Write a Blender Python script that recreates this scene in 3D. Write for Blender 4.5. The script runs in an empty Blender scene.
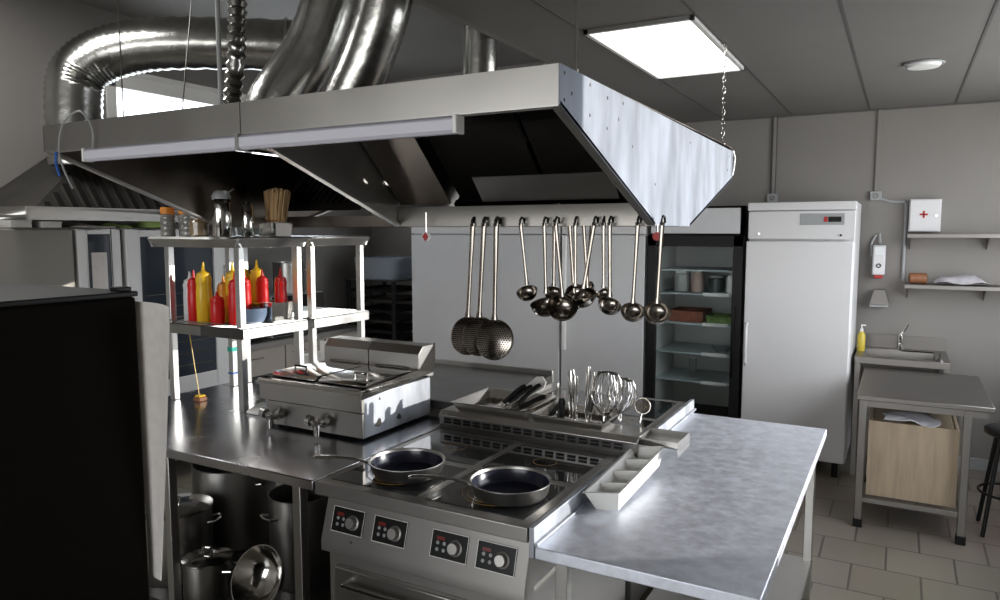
import bpy, bmesh, math, random
from mathutils import Vector, Matrix
random.seed(7)
PI = math.pi
S = bpy.context.scene
COL = S.collection

# ------------------------------------------------------------------ camera
cam_d = bpy.data.cameras.new('camera')
cam = bpy.data.objects.new('camera', cam_d)
COL.objects.link(cam)
cam_d.sensor_fit = 'HORIZONTAL'
cam_d.sensor_width = 36.0
cam_d.lens = 36.0 * 726.0 / 1000.0
cam_d.clip_start = 0.05
cam.location = (0, 0, 1.82)
cam.rotation_euler = (math.radians(90 - 5.429), 0, math.radians(28.925))
S.camera = cam

# ------------------------------------------------------------------ world, sun, exposure
S.view_settings.view_transform = 'Standard'
S.view_settings.look = 'None'
S.view_settings.gamma = 1.0
S.view_settings.use_curve_mapping = False
S.view_settings.exposure = 0.0

w = bpy.data.worlds.new('world')
S.world = w
w.use_nodes = True
wn = w.node_tree
wn.nodes.clear()
wo = wn.nodes.new('ShaderNodeOutputWorld')
bg = wn.nodes.new('ShaderNodeBackground')
tc = wn.nodes.new('ShaderNodeTexCoord')
sx = wn.nodes.new('ShaderNodeSeparateXYZ')
rp = wn.nodes.new('ShaderNodeValToRGB')
rp.color_ramp.elements[0].position = 0.45
rp.color_ramp.elements[0].color = (0.30, 0.30, 0.28, 1)
rp.color_ramp.elements[1].position = 0.56
rp.color_ramp.elements[1].color = (0.86, 0.92, 1.0, 1)
mm = wn.nodes.new('ShaderNodeMath'); mm.operation = 'MULTIPLY_ADD'
mm.inputs[1].default_value = 0.5; mm.inputs[2].default_value = 0.5
wn.links.new(tc.outputs['Generated'], sx.inputs[0])
wn.links.new(sx.outputs['Z'], mm.inputs[0])
wn.links.new(mm.outputs[0], rp.inputs[0])
wn.links.new(rp.outputs[0], bg.inputs[0])
wn.links.new(bg.outputs[0], wo.inputs[0])
bg.inputs[1].default_value = 3.0

SUN_AZ = math.radians(32)      # from +X towards +Y
SUN_EL = math.radians(9)
sun_d = bpy.data.lights.new('sun', 'SUN')
sun_d.energy = 4.2
sun_d.angle = math.radians(0.6)
sun_d.color = (1.0, 0.96, 0.9)
sun = bpy.data.objects.new('sun', sun_d)
COL.objects.link(sun)
sdir = Vector((math.cos(SUN_EL) * math.cos(SUN_AZ), math.cos(SUN_EL) * math.sin(SUN_AZ), math.sin(SUN_EL)))
sun.rotation_euler = sdir.to_track_quat('Z', 'Y').to_euler()
sun.location = (6, 5, 3)

def area_light(name, loc, rot, sx_, sy_, energy, color=(1, 1, 1)):
    d = bpy.data.lights.new(name, 'AREA')
    d.shape = 'RECTANGLE'; d.size = sx_; d.size_y = sy_; d.energy = energy; d.color = color
    o = bpy.data.objects.new(name, d); COL.objects.link(o)
    o.location = loc; o.rotation_euler = rot
    return o
# daylight through the side windows, and fill from the added front window
area_light('daylight_right', (1.28, 4.45, 1.85), (0, math.radians(90), 0), 1.6, 2.6, 44, (0.93, 0.96, 1.0))
area_light('daylight_left', (-5.6, 4.6, 2.6), (0, math.radians(-90), 0), 0.9, 3.0, 38, (0.9, 0.95, 1.0))
area_light('fill_front', (-2.1, -3.3, 1.65), (math.radians(90), 0, 0), 5.4, 2.0, 112, (0.98, 0.97, 0.95))  # added fill light behind the camera

# ------------------------------------------------------------------ materials
MATS = {}
def mat(name, col, rough=0.5, metal=0.0, noise=0.0, nscale=8.0, bump=0.0, stretch=(1, 1, 1),
        rnoise=0.0, trans=0.0, emit=None, estr=0.0, spec=0.5, coat=0.0, aniso=0.0, alpha=1.0, ior=1.45, det=5):
    if name in MATS: return MATS[name]
    m = bpy.data.materials.new(name); m.use_nodes = True
    nt = m.node_tree; b = nt.nodes['Principled BSDF']
    b.inputs['Base Color'].default_value = (*col, 1)
    b.inputs['Roughness'].default_value = rough
    b.inputs['Metallic'].default_value = metal
    b.inputs['Specular IOR Level'].default_value = spec
    b.inputs['Coat Weight'].default_value = coat
    b.inputs['IOR'].default_value = ior
    b.inputs['Anisotropic'].default_value = aniso
    if trans: b.inputs['Transmission Weight'].default_value = trans
    if alpha < 1: b.inputs['Alpha'].default_value = alpha
    if emit:
        b.inputs['Emission Color'].default_value = (*emit, 1)
        b.inputs['Emission Strength'].default_value = estr
    if noise or bump or rnoise:
        t = nt.nodes.new('ShaderNodeTexCoord')
        mp = nt.nodes.new('ShaderNodeMapping'); mp.inputs['Scale'].default_value = stretch
        n = nt.nodes.new('ShaderNodeTexNoise')
        n.inputs['Scale'].default_value = nscale; n.inputs['Detail'].default_value = det
        n.inputs['Roughness'].default_value = 0.55
        nt.links.new(t.outputs['Object'], mp.inputs[0]); nt.links.new(mp.outputs[0], n.inputs['Vector'])
        if noise:
            r = nt.nodes.new('ShaderNodeValToRGB')
            r.color_ramp.elements[0].position = 0.3; r.color_ramp.elements[1].position = 0.7
            r.color_ramp.elements[0].color = (*[c * (1 - noise) for c in col], 1)
            r.color_ramp.elements[1].color = (*[min(1, c * (1 + noise)) for c in col], 1)
            nt.links.new(n.outputs[0], r.inputs[0]); nt.links.new(r.outputs[0], b.inputs['Base Color'])
        if rnoise:
            mr = nt.nodes.new('ShaderNodeMapRange')
            mr.inputs['From Min'].default_value = 0.3; mr.inputs['From Max'].default_value = 0.7
            mr.inputs['To Min'].default_value = max(0.03, rough - rnoise); mr.inputs['To Max'].default_value = rough + rnoise
            nt.links.new(n.outputs[0], mr.inputs['Value']); nt.links.new(mr.outputs[0], b.inputs['Roughness'])
        if bump:
            bp = nt.nodes.new('ShaderNodeBump'); bp.inputs['Strength'].default_value = bump
            bp.inputs['Distance'].default_value = 0.01
            nt.links.new(n.outputs[0], bp.inputs['Height']); nt.links.new(bp.outputs[0], b.inputs['Normal'])
    MATS[name] = m
    return m

STEEL = mat('brushed_steel', (0.50, 0.49, 0.47), 0.34, 1.0, noise=0.05, nscale=3, det=2)
STEELH = mat('brushed_steel_sheet', (0.44, 0.425, 0.405), 0.36, 1.0, noise=0.06, nscale=2.0, rnoise=0.05, det=2)
SATIN = mat('satin_steel', (0.40, 0.385, 0.365), 0.44, 0.9, noise=0.05, nscale=3, det=2)
WORN = mat('worn_steel', (0.40, 0.42, 0.455), 0.56, 0.95, noise=0.30, nscale=9, stretch=(1, 1, 0.35), rnoise=0.08)
TABLE = mat('scratched_table_steel', (0.76, 0.79, 0.87), 0.48, 0.72, noise=0.12, nscale=22, rnoise=0.08)
WTOP = mat('worktop_steel', (0.52, 0.52, 0.54), 0.24, 1.0, noise=0.06, nscale=5, rnoise=0.05, det=3)
CHROME = mat('polished_steel', (0.66, 0.64, 0.61), 0.13, 1.0)
LADLEM = mat('ladle_steel', (0.34, 0.31, 0.275), 0.20, 1.0)
DARKST = mat('dark_steel', (0.10, 0.095, 0.09), 0.38, 0.9, noise=0.2, nscale=6)
INNER = mat('dark_hood_steel', (0.16, 0.14, 0.12), 0.36, 1.0, noise=0.25, nscale=4, rnoise=0.1)  # dark brownish steel for the hood interior
BLACK = mat('black_plastic', (0.010, 0.010, 0.010), 0.4, spec=0.25)
BLACKM = mat('matt_black', (0.006, 0.005, 0.004), 0.75, noise=0.1, nscale=4, spec=0.06)
FILTER = mat('filter_black', (0.02, 0.018, 0.016), 0.42, 0.6)
GLASSB = mat('black_ceramic_glass', (0.012, 0.013, 0.014), 0.06, 0.0, spec=0.7, coat=0.5)
RING = mat('zone_print_gold', (0.40, 0.24, 0.07), 0.35)
WHITE = mat('white_enamel', (0.66, 0.65, 0.65), 0.30, noise=0.02, nscale=3)
WHITE2 = mat('white_enamel_soft', (0.60, 0.60, 0.605), 0.45, noise=0.03, nscale=2)
PLAST = mat('white_plastic', (0.82, 0.81, 0.78), 0.4)
WALL = mat('wall_panel_paint', (0.235, 0.218, 0.20), 0.6, noise=0.03, nscale=2)
WALLL = mat('wall_left_paint', (0.22, 0.21, 0.20), 0.65, noise=0.04, nscale=2)
CEIL = mat('ceiling_panel_paint', (0.19, 0.18, 0.168), 0.6, noise=0.04, nscale=2)
GAP = mat('joint_gap_dark', (0.10, 0.095, 0.09), 0.7)
RED = mat('ketchup_red', (0.62, 0.012, 0.012), 0.32, noise=0.08, nscale=20)
YEL = mat('mustard_yellow', (0.80, 0.50, 0.02), 0.32, noise=0.08, nscale=20)
ORA = mat('sauce_orange', (0.72, 0.27, 0.02), 0.34, noise=0.06, nscale=20)
CLEARP = mat('milky_plastic', (0.72, 0.74, 0.74), 0.35)
GLASS = mat('clear_glass', (0.92, 0.96, 0.95), 0.03, trans=1.0, ior=1.25)
PANE = mat('fridge_pane', (0.86, 0.90, 0.90), 0.04, trans=1.0, ior=1.12)
PAPER = mat('paper', (0.78, 0.74, 0.70), 0.8, noise=0.06, nscale=30)
CLOTH = mat('white_cloth', (0.72, 0.72, 0.76), 0.85, noise=0.06, nscale=20, bump=0.3)
WOOD = mat('pale_wood_board', (0.47, 0.37, 0.26), 0.55, noise=0.14, nscale=5, stretch=(6, 6, 0.6), bump=0.03)
BRIST = mat('straw_bristle', (0.42, 0.27, 0.13), 0.75, noise=0.4, nscale=60, stretch=(1, 1, 0.06), bump=0.4)
HANDLEW = mat('brown_wood', (0.22, 0.09, 0.04), 0.5, noise=0.2, nscale=30)
ORLID = mat('orange_lid', (0.62, 0.22, 0.03), 0.4)
SPICE = mat('dark_spice', (0.16, 0.14, 0.10), 0.8, noise=0.5, nscale=60)
GREENB = mat('green_bag', (0.45, 0.62, 0.20), 0.45, noise=0.12, nscale=12, bump=0.3)
GREYG = mat('grey_glass_interior', (0.10, 0.12, 0.125), 0.4)
TUBEM = mat('lamp_diffuser', (0.62, 0.62, 0.70), 0.35)
LEDM = mat('led_panel_diffuser', (0.9, 0.9, 0.9), 0.5, emit=(1, 1, 1), estr=2.4)
DISP = mat('display_red', (0.10, 0.012, 0.01), 0.3, emit=(1.0, 0.15, 0.1), estr=0.03)
REDM = mat('red_mark', (0.45, 0.03, 0.03), 0.5)
FOIL = mat('duct_foil', (0.44, 0.44, 0.42), 0.24, 1.0, noise=0.15, nscale=10, bump=0.35)
SKYM = mat('window_glass', (0.95, 0.97, 1.0), 0.02, trans=1.0, ior=1.01)
BLUE = mat('blue_sleeve', (0.03, 0.12, 0.45), 0.5)
TEAL = mat('teal_tape', (0.02, 0.45, 0.35), 0.5)
GREYP = mat('grey_plastic', (0.33, 0.34, 0.34), 0.45)
BEIGE = mat('beige_cabinet_paint', (0.40, 0.36, 0.31), 0.6, noise=0.04, nscale=3)
FOODR = mat('meat_red_brown', (0.22, 0.07, 0.04), 0.6, noise=0.3, nscale=25)
FOODG = mat('vegetable_green', (0.16, 0.24, 0.07), 0.7, noise=0.4, nscale=25)
SKYBLUE = mat('blue_grey_plastic', (0.16, 0.22, 0.32), 0.4)

def tile_mat(name, c1, c2, mortar, sc, bw=0.5, rh=0.5, rough=0.3):
    m = bpy.data.materials.new(name); m.use_nodes = True
    nt = m.node_tree; b = nt.nodes['Principled BSDF']
    t = nt.nodes.new('ShaderNodeTexCoord'); br = nt.nodes.new('ShaderNodeTexBrick')
    br.offset = 0.5
    br.inputs['Scale'].default_value = sc
    br.inputs['Color1'].default_value = (*c1, 1); br.inputs['Color2'].default_value = (*c2, 1)
    br.inputs['Mortar'].default_value = (*mortar, 1)
    br.inputs['Mortar Size'].default_value = 0.006
    br.inputs['Brick Width'].default_value = bw; br.inputs['Row Height'].default_value = rh
    nt.links.new(t.outputs['Object'], br.inputs['Vector'])
    n = nt.nodes.new('ShaderNodeTexNoise'); n.inputs['Scale'].default_value = 3; n.inputs['Detail'].default_value = 6
    mx = nt.nodes.new('ShaderNodeMix'); mx.data_type = 'RGBA'; mx.blend_type = 'MULTIPLY'
    mx.inputs['Factor'].default_value = 0.4
    nt.links.new(br.outputs['Color'], mx.inputs['A']); nt.links.new(n.outputs['Color'], mx.inputs['B'])
    nt.links.new(mx.outputs['Result'], b.inputs['Base Color'])
    b.inputs['Roughness'].default_value = rough
    bp = nt.nodes.new('ShaderNodeBump'); bp.inputs['Strength'].default_value = 0.2; bp.inputs['Distance'].default_value = 0.003
    bp.invert = True
    nt.links.new(br.outputs['Fac'], bp.inputs['Height']); nt.links.new(bp.outputs[0], b.inputs['Normal'])
    return m
FLOORM = tile_mat('floor_tiles', (0.25, 0.225, 0.18), (0.29, 0.26, 0.21), (0.11, 0.10, 0.085), 1.0, 0.33, 0.33)

# ------------------------------------------------------------------ mesh builder
class MB:
    def __init__(s): s.bm = bmesh.new()
    def box(s, x0, x1, y0, y1, z0, z1, rot=None):
        vs = [Vector((x, y, z)) for z in (z0, z1) for y in (y0, y1) for x in (x0, x1)]
        if rot:   # (matrix, pivot)
            m, p = rot; p = Vector(p); vs = [m @ (v - p) + p for v in vs]
        v = [s.bm.verts.new(c) for c in vs]
        for f in ((0, 2, 3, 1), (4, 5, 7, 6), (0, 1, 5, 4), (2, 6, 7, 3), (0, 4, 6, 2), (1, 3, 7, 5)):
            s.bm.faces.new([v[i] for i in f])
        return s
    def prism(s, pts, axis, a0, a1):
        """polygon pts in the plane normal to axis, extruded a0..a1"""
        def P(p, a):
            if axis == 'x': return (a, p[0], p[1])
            if axis == 'y': return (p[0], a, p[1])
            return (p[0], p[1], a)
        A = [s.bm.verts.new(P(p, a0)) for p in pts]; B = [s.bm.verts.new(P(p, a1)) for p in pts]
        n = len(pts)
        s.bm.faces.new(A); s.bm.faces.new(B[::-1])
        for i in range(n):
            s.bm.faces.new([A[i], B[i], B[(i + 1) % n], A[(i + 1) % n]])
        return s
    def lathe(s, prof, c=(0, 0, 0), n=24, M=None, sxy=(1, 1)):
        """prof: list of (r,z); closed surface of revolution about z through c"""
        rings = []
        for r, z in prof:
            if r < 1e-6:
                v = Vector((0, 0, z)); v = (M @ v) if M else v
                rings.append([s.bm.verts.new(v + Vector(c))])
            else:
                R = []
                for k in range(n):
                    a = 2 * PI * k / n
                    v = Vector((r * sxy[0] * math.cos(a), r * sxy[1] * math.sin(a), z)); v = (M @ v) if M else v
                    R.append(s.bm.verts.new(v + Vector(c)))
                rings.append(R)
        for A, B in zip(rings, rings[1:]):
            if len(A) == 1 and len(B) == 1: continue
            for k in range(n):
                j = (k + 1) % n
                if len(A) == 1: s.bm.faces.new([A[0], B[k], B[j]])
                elif len(B) == 1: s.bm.faces.new([A[k], A[j], B[0]])
                else: s.bm.faces.new([A[k], A[j], B[j], B[k]])
        return s
    def cyl(s, p0, p1, r, n=16, r1=None):
        return s.tube([p0, p1], [r, r if r1 is None else r1], n)
    def tube(s, pts, r, n=8, cap=True, closed=False, flat=1.0):
        pts = [Vector(p) for p in pts]; m = len(pts)
        rs = r if isinstance(r, (list, tuple)) else [r] * m
        rings = []; prev = None
        for i, p in enumerate(pts):
            if closed: t = pts[(i + 1) % m] - pts[i - 1]
            else: t = pts[min(i + 1, m - 1)] - pts[max(i - 1, 0)]
            if t.length < 1e-9: t = Vector((0, 0, 1))
            t.normalize()
            if prev is None:
                a = Vector((0, 0, 1)) if abs(t.z) < 0.9 else Vector((0, 1, 0))
                u = t.cross(a).normalized()
            else:
                u = (prev - t * prev.dot(t))
                u = u.normalized() if u.length > 1e-6 else t.orthogonal().normalized()
            prev = u; v = t.cross(u)
            rings.append([s.bm.verts.new(p + (u * math.cos(2 * PI * k / n) + v * flat * math.sin(2 * PI * k / n)) * rs[i]) for k in range(n)])
        for i in range(m if closed else m - 1):
            A, B = rings[i], rings[(i + 1) % m]
            for k in range(n):
                j = (k + 1) % n
                s.bm.faces.new([A[k], A[j], B[j], B[k]])
        if cap and not closed:
            s.bm.faces.new(rings[0][::-1]); s.bm.faces.new(rings[-1])
        return s
    def torus(s, c, R, r, n=32, k=6, M=None, sxy=(1, 1)):
        pts = []
        for i in range(n):
            a = 2 * PI * i / n
            v = Vector((R * sxy[0] * math.cos(a), R * sxy[1] * math.sin(a), 0)); v = (M @ v) if M else v
            pts.append(v + Vector(c))
        return s.tube(pts, r, k, closed=True)
    def ring(s, c, r0, r1, z, h=0.0006, n=40):
        prof = [(r0, z), (r0, z + h), (r1, z + h), (r1, z), (r0, z)]
        return s.lathe(prof, (c[0], c[1], 0), n)
    def sheet(s, grid, th):
        """grid[i][j] of points -> thick sheet"""
        ni, nj = len(grid), len(grid[0])
        def nrm(i, j):
            a = Vector(grid[min(i + 1, ni - 1)][j]) - Vector(grid[max(i - 1, 0)][j])
            b = Vector(grid[i][min(j + 1, nj - 1)]) - Vector(grid[i][max(j - 1, 0)])
            return a.cross(b).normalized()
        T = [[s.bm.verts.new(Vector(grid[i][j]) + nrm(i, j) * th / 2) for j in range(nj)] for i in range(ni)]
        B = [[s.bm.verts.new(Vector(grid[i][j]) - nrm(i, j) * th / 2) for j in range(nj)] for i in range(ni)]
        for i in range(ni - 1):
            for j in range(nj - 1):
                s.bm.faces.new([T[i][j], T[i + 1][j], T[i + 1][j + 1], T[i][j + 1]])
                s.bm.faces.new([B[i][j], B[i][j + 1], B[i + 1][j + 1], B[i + 1][j]])
        for i in range(ni - 1):
            s.bm.faces.new([T[i][0], B[i][0], B[i + 1][0], T[i + 1][0]])
            s.bm.faces.new([T[i][-1], T[i + 1][-1], B[i + 1][-1], B[i][-1]])
        for j in range(nj - 1):
            s.bm.faces.new([T[0][j], T[0][j + 1], B[0][j + 1], B[0][j]])
            s.bm.faces.new([T[-1][j], B[-1][j], B[-1][j + 1], T[-1][j + 1]])
        return s
    def openbox(s, x0, x1, y0, y1, z0, z1, t=0.002, taper=0.0, rim=0.0):
        """tray / container open at the top, walls of thickness t, tapering to the bottom"""
        def R(x0, x1, y0, y1, z): return [s.bm.verts.new(v) for v in ((x0, y0, z), (x1, y0, z), (x1, y1, z), (x0, y1, z))]
        k = taper
        loops = [R(x0 + k, x1 - k, y0 + k, y1 - k, z0)]
        loops.append(R(x0, x1, y0, y1, z1 - (0.002 if rim else 0)))
        if rim:
            loops.append(R(x0 - rim, x1 + rim, y0 - rim, y1 + rim, z1 - 0.002))
            loops.append(R(x0 - rim, x1 + rim, y0 - rim, y1 + rim, z1))
        loops.append(R(x0 + t, x1 - t, y0 + t, y1 - t, z1))
        loops.append(R(x0 + k + t, x1 - k - t, y0 + k + t, y1 - k - t, z0 + t))
        s.bm.faces.new(loops[0][::-1]); s.bm.faces.new(loops[-1])
        for A, B in zip(loops, loops[1:]):
            for i in range(4):
                s.bm.faces.new([A[i], A[(i + 1) % 4], B[(i + 1) % 4], B[i]])
        return s

WM = {}      # world matrices of things and parts
def tag(o, label=None, cat=None, group=None, kind=None):
    if label: o['label'] = label
    if cat: o['category'] = cat
    if group: o['group'] = group
    if kind: o['kind'] = kind
    return o
def thing(name, label, cat, loc=(0, 0, 0), rz=0.0, group=None):
    o = bpy.data.objects.new(name, None); COL.objects.link(o)
    o.empty_display_size = 0.05
    o.location = loc; o.rotation_euler = (0, 0, rz)
    WM[o.name] = Matrix.Translation(loc) @ Matrix.Rotation(rz, 4, 'Z')
    return tag(o, label, cat, group)
def part(name, mb, m, parent=None, world=True, bevel=0.0, label=None, kind=None, sharp=38, origin=None):
    bm = mb.bm
    bmesh.ops.recalc_face_normals(bm, faces=bm.faces)
    if parent is not None and world:
        bmesh.ops.transform(bm, matrix=WM[parent.name].inverted(), verts=bm.verts)
    if origin is not None:
        bmesh.ops.translate(bm, vec=-Vector(origin), verts=bm.verts)
    bmesh.ops.remove_doubles(bm, verts=[v for v in bm.verts], dist=1e-6)
    for e in bm.edges:
        if len(e.link_faces) == 2 and e.calc_face_angle(0) > math.radians(sharp): e.smooth = False
    for f in bm.faces: f.smooth = True
    me = bpy.data.meshes.new(name); bm.to_mesh(me); bm.free()
    me.materials.append(m)
    o = bpy.data.objects.new(name, me); COL.objects.link(o)
    if origin is not None: o.location = origin
    if parent is not None:
        o.parent = parent
        WM[o.name] = WM[parent.name] @ Matrix.Translation(o.location)
    else:
        WM[o.name] = Matrix.Translation(o.location)
    if bevel:
        bv = o.modifiers.new('bevel', 'BEVEL'); bv.width = bevel; bv.segments = 2
        bv.limit_method = 'ANGLE'; bv.angle_limit = math.radians(50)
    if label: o['label'] = label
    if kind: o['kind'] = kind
    return o
def struct(name, mb, m, bevel=0.0, parent=None):
    o = part(name, mb, m, parent, bevel=bevel)
    if parent is None: o['kind'] = 'structure'
    return o
def solo(name, mb, m, label, cat, origin, group=None, bevel=0.0):
    o = part(name, mb, m, None, bevel=bevel, origin=origin)
    return tag(o, label, cat, group)
def dup(root, loc, rz=None, label=None, rot=None):
    r = root.copy(); COL.objects.link(r); r.location = loc
    if rz is not None: r.rotation_euler = (0, 0, rz)
    if rot is not None: r.rotation_euler = rot
    if label: r['label'] = label
    for ch in list(root.children):
        c = ch.copy(); COL.objects.link(c); c.parent = r
        for g in list(ch.children):
            d = g.copy(); COL.objects.link(d); d.parent = c
    WM[r.name] = Matrix.Translation(loc)
    return r

# ================================================================== ROOM
XL, XR, YF, YB = -5.25, 1.1, -3.0, 6.5
ZC, ZH, XD = 2.77, 3.45, -1.78        # low ceiling, raised ceiling, drop line
struct('floor', MB().box(XL - .3, XR + .3, YF - .3, YB + .3, -0.1, 0), FLOORM)
c = MB()
struct('ceiling', MB().box(XD, XR + .3, YF - .3, YB + .3, ZC, ZC + 0.1), CEIL)
struct('ceiling_raised', MB().box(XL - .3, XD - .04, YF - .3, YB + .3, ZH, ZH + 0.1), CEIL)
struct('trim_1', MB().box(XD - .04, XD, YF - .3, YB + .3, ZC, ZH), WALL)
# ceiling panel joints
g = MB()
for x in (-1.38, -0.84, -0.27, 0.30, 0.87):
    g.box(x - .006, x + .006, YF, YB, ZC - .004, ZC)
g.box(-1.38, XR, YB - 0.02, YB, ZC - .012, ZC)
struct('trim_2', g, GAP)
struct('wall_back', MB().box(XL - .3, XR + .3, YB, YB + .2, 0, 3.6), WALL)
# left wall with high windows
wl = MB().box(XL - .2, XL, YF - .3, YB, 0, 2.25).box(XL - .2, XL, YF - .3, 3.42, 2.25, 3.5).box(XL - .2, XL, 3.42, YB, 3.0, 3.5).box(XL - .2, XL, 6.0, YB, 2.25, 3.0)
struct('wall_left', wl, WALLL)
wf = thing('window_1', None, None, (XL - .1, 4.7, 2.25)); wf['kind'] = 'structure'
part('window_frame', MB().box(XL - .12, XL + .015, 3.42, 3.50, 2.25, 3.0).box(XL - .12, XL + .015, 5.92, 6.0, 2.25, 3.0)
     .box(XL - .12, XL + .015, 3.42, 6.0, 2.90, 3.02).box(XL - .12, XL + .015, 3.42, 6.0, 2.25, 2.33)
     .box(XL - .12, XL + .01, 4.72, 4.80, 2.3, 2.95).box(XL - .12, XL + .03, 3.40, 6.02, 3.0, 3.04), PLAST, wf, bevel=.004)
part('window_pane', MB().box(XL - .08, XL - .075, 3.48, 5.95, 2.3, 2.95), SKYM, wf)
# right wall with a long window
W0, W1, Z0, Z1 = 3.09, 6.42, 1.0, 2.70
wr = MB().box(XR, XR + .2, YF - .3, YB, 0, Z0).box(XR, XR + .2, YF - .3, YB, Z1, 3.0).box(XR, XR + .2, YF - .3, W0, Z0, Z1).box(XR, XR + .2, W1, YB, Z0, Z1)
struct('wall_right', wr, WALL)
wf = thing('window_2', None, None, (XR + .1, 4, Z0)); wf['kind'] = 'structure'
part('window_frame', MB().box(XR + .05, XR + .12, W0, W0 + .06, Z0, Z1).box(XR + .05, XR + .12, W1 - .06, W1, Z0, Z1)
     .box(XR + .05, XR + .12, W0, W1, Z0, Z0 + .06).box(XR + .05, XR + .12, W0, W1, Z1 - .05, Z1), PLAST, wf, bevel=.004)
part('window_sill', MB().box(XR - .06, XR + .05, W0 - .05, W1 + .05, Z0 - .03, Z0), PLAST, wf, bevel=.004)
# front wall (behind the camera) with a wide window, added unseen to let fill light in
F0, F1 = -4.9, 0.7
struct('wall_front', MB().box(XL - .3, XR + .3, YF - .2, YF, 0, .65).box(XL - .3, XR + .3, YF - .2, YF, 2.65, 3.6)
       .box(XL - .3, F0, YF - .2, YF, .65, 2.65).box(F1, XR + .3, YF - .2, YF, .65, 2.65), WALL)
wf = thing('added_window', None, None, (-2.1, YF - .1, .65)); wf['kind'] = 'structure'
part('window_frame', MB().box(F0, F0 + .06, YF - .12, YF - .05, .65, 2.65).box(F1 - .06, F1, YF - .12, YF - .05, .65, 2.65)
     .box(F0, F1, YF - .12, YF - .05, .65, .71).box(F0, F1, YF - .12, YF - .05, 2.59, 2.65).box(-2.13, -2.07, YF - .12, YF - .05, .65, 2.65), PLAST, wf, bevel=.004)
# back wall panel joints: cover strips with little boxes at their feet
struct('trim_3', MB().box(-1.0, -0.985, YB - .012, YB, 0.02, ZC).box(-0.965, -0.95, YB - .012, YB, 0.02, ZC), GAP)
for nm, x in (('trim_4', -0.97), ('trim_5', -0.20)):
    struct(nm, MB().box(x - .012, x + .012, YB - .02, YB, 2.12, ZC - .002), WALL, bevel=.002)
for x, lb in ((-0.97, 'small grey junction box on wall above white upright freezer'), (-0.20, 'small grey junction box on wall right of the freezer top')):
    t = thing('junction_box', lb, 'junction box', (x, YB, 2.06), group=None)
    part('box_body', MB().box(x - .04, x + .04, YB - .035, YB - .001, 2.06, 2.13), GREYP, t, bevel=.004)
    part('gland', MB().torus((x, YB - .037, 2.095), .016, .005, 16, 6, Matrix.Rotation(PI / 2, 3, 'X')), WALL, t)
solo('conduit', MB().tube([(-0.17, YB - .015, 2.075), (-.1, YB - .015, 2.05), (0.0, YB - .015, 2.045), (.012, YB - .015, 2.03), (.015, YB - .015, 1.95), (.015, YB - .015, 1.43)], .011, 8), GREYP,
     'grey plastic conduit running from junction box to beside the first aid shelf', 'conduit', (0, YB - .015, 2.04))
# tiled dado / skirting
struct('baseboard_back', MB().box(XL, XR, YB - .014, YB, 0, .09), GREYP, bevel=.003)

# ceiling lights
def led_panel(x0, x1, y0, y1, z, lb, e):
    t = thing('ceiling_light', lb, 'ceiling light', ((x0 + x1) / 2, (y0 + y1) / 2, z))
    f = MB().box(x0, x1, y0, y0 + .02, z - .02, z - .001).box(x0, x1, y1 - .02, y1, z - .02, z - .001).box(x0, x0 + .02, y0, y1, z - .02, z - .001).box(x1 - .02, x1, y0, y1, z - .02, z - .001)
    part('light_frame', f, PLAST, t)
    part('diffuser', MB().box(x0 + .02, x1 - .02, y0 + .02, y1 - .02, z - .012, z - .002), LEDM, t)
    a = area_light('panel_light', ((x0 + x1) / 2, (y0 + y1) / 2, z - .03), (0, 0, 0), x1 - x0, y1 - y0, e, (1, .98, .95))
    return t
led_panel(-1.37, -0.85, 3.3, 4.48, ZC, 'bright rectangular ceiling light panel above the hood end', 4)
led_panel(-4.5, -3.9, 1.7, 2.5, ZH, 'added unseen ceiling light panel over the left aisle near the large duct', 22)  # added lamp out of view, brightens the left oven fronts
# detector
t = thing('ceiling_vent', 'round white vent disc on the ceiling at upper right', 'ceiling vent', (0.06, 4.82, ZC))
part('vent_disc', MB().lathe([(0, 0), (.085, 0), (.09, -.01), (.08, -.025), (.05, -.03), (0, -.032)], (0.06, 4.86, ZC - .001), 32), PLAST, t)
part('vent_ring', MB().torus((0.06, 4.86, ZC - .008), .10, .007, 32, 6), GREYP, t)

# ================================================================== MAIN HOOD
HX0, HX1 = -3.15, -0.80
HYF, HYB = 1.77, 3.97
HT, HLF, HLB, HB = 2.255, 2.15, 2.09, 1.84
HY0, HY1 = 2.63, 3.13
hood = thing('extractor_hood', 'long stainless steel island extractor hood hanging above the cooking line', 'extractor hood', (-2, 2.87, HB))
prof = [(HYF, HT), (HYF, HLF), (HY0, HB), (HY1, HB), (HYB, HLB), (HYB, HT - .02)]
part('end_panel', MB().prism(prof, 'x', HX1 - .004, HX1), mat('scuffed_end_steel', (0.215, 0.235, 0.27), 0.62, 0.9, noise=0.38, nscale=8, stretch=(1, 1, 0.3), rnoise=0.06), hood, label='scuffed bright end plate')
part('end_panel', MB().prism(prof, 'x', HX0, HX0 + .004), INNER, hood)
for a, b in ((prof[1], prof[2]), (prof[3], prof[4])):
    d = Vector((0, b[0] - a[0], b[1] - a[1])).normalized(); n = Vector((0, -d.z, d.y)) * .012
    for X in (HX1 - .03, HX0, -1.99):
        v = [Vector((0, a[0], a[1])), Vector((0, b[0], b[1])), Vector((0, b[0], b[1])) + n, Vector((0, a[0], a[1])) + n]
        part('rim', MB().prism([(p.y, p.z) for p in v], 'x', X, X + .03), STEEL, hood, bevel=.001)
XJ = -1.985
part('front_skirt', MB().box(XJ + .002, HX1 - .004, HYF, HYF + .003, HLF, HT), STEELH, hood)
part('front_skirt', MB().box(HX0 + .004, XJ - .002, HYF, HYF + .003, HLF, HT), STEELH, hood)
part('skirt_lip', MB().box(HX0 + .004, HX1 - .004, HYF, HYF + .035, HLF - .004, HLF).box(HX0 + .004, HX1 - .004, HYF + .032, HYF + .035, HLF, HLF + .02), STEEL, hood)
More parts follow.
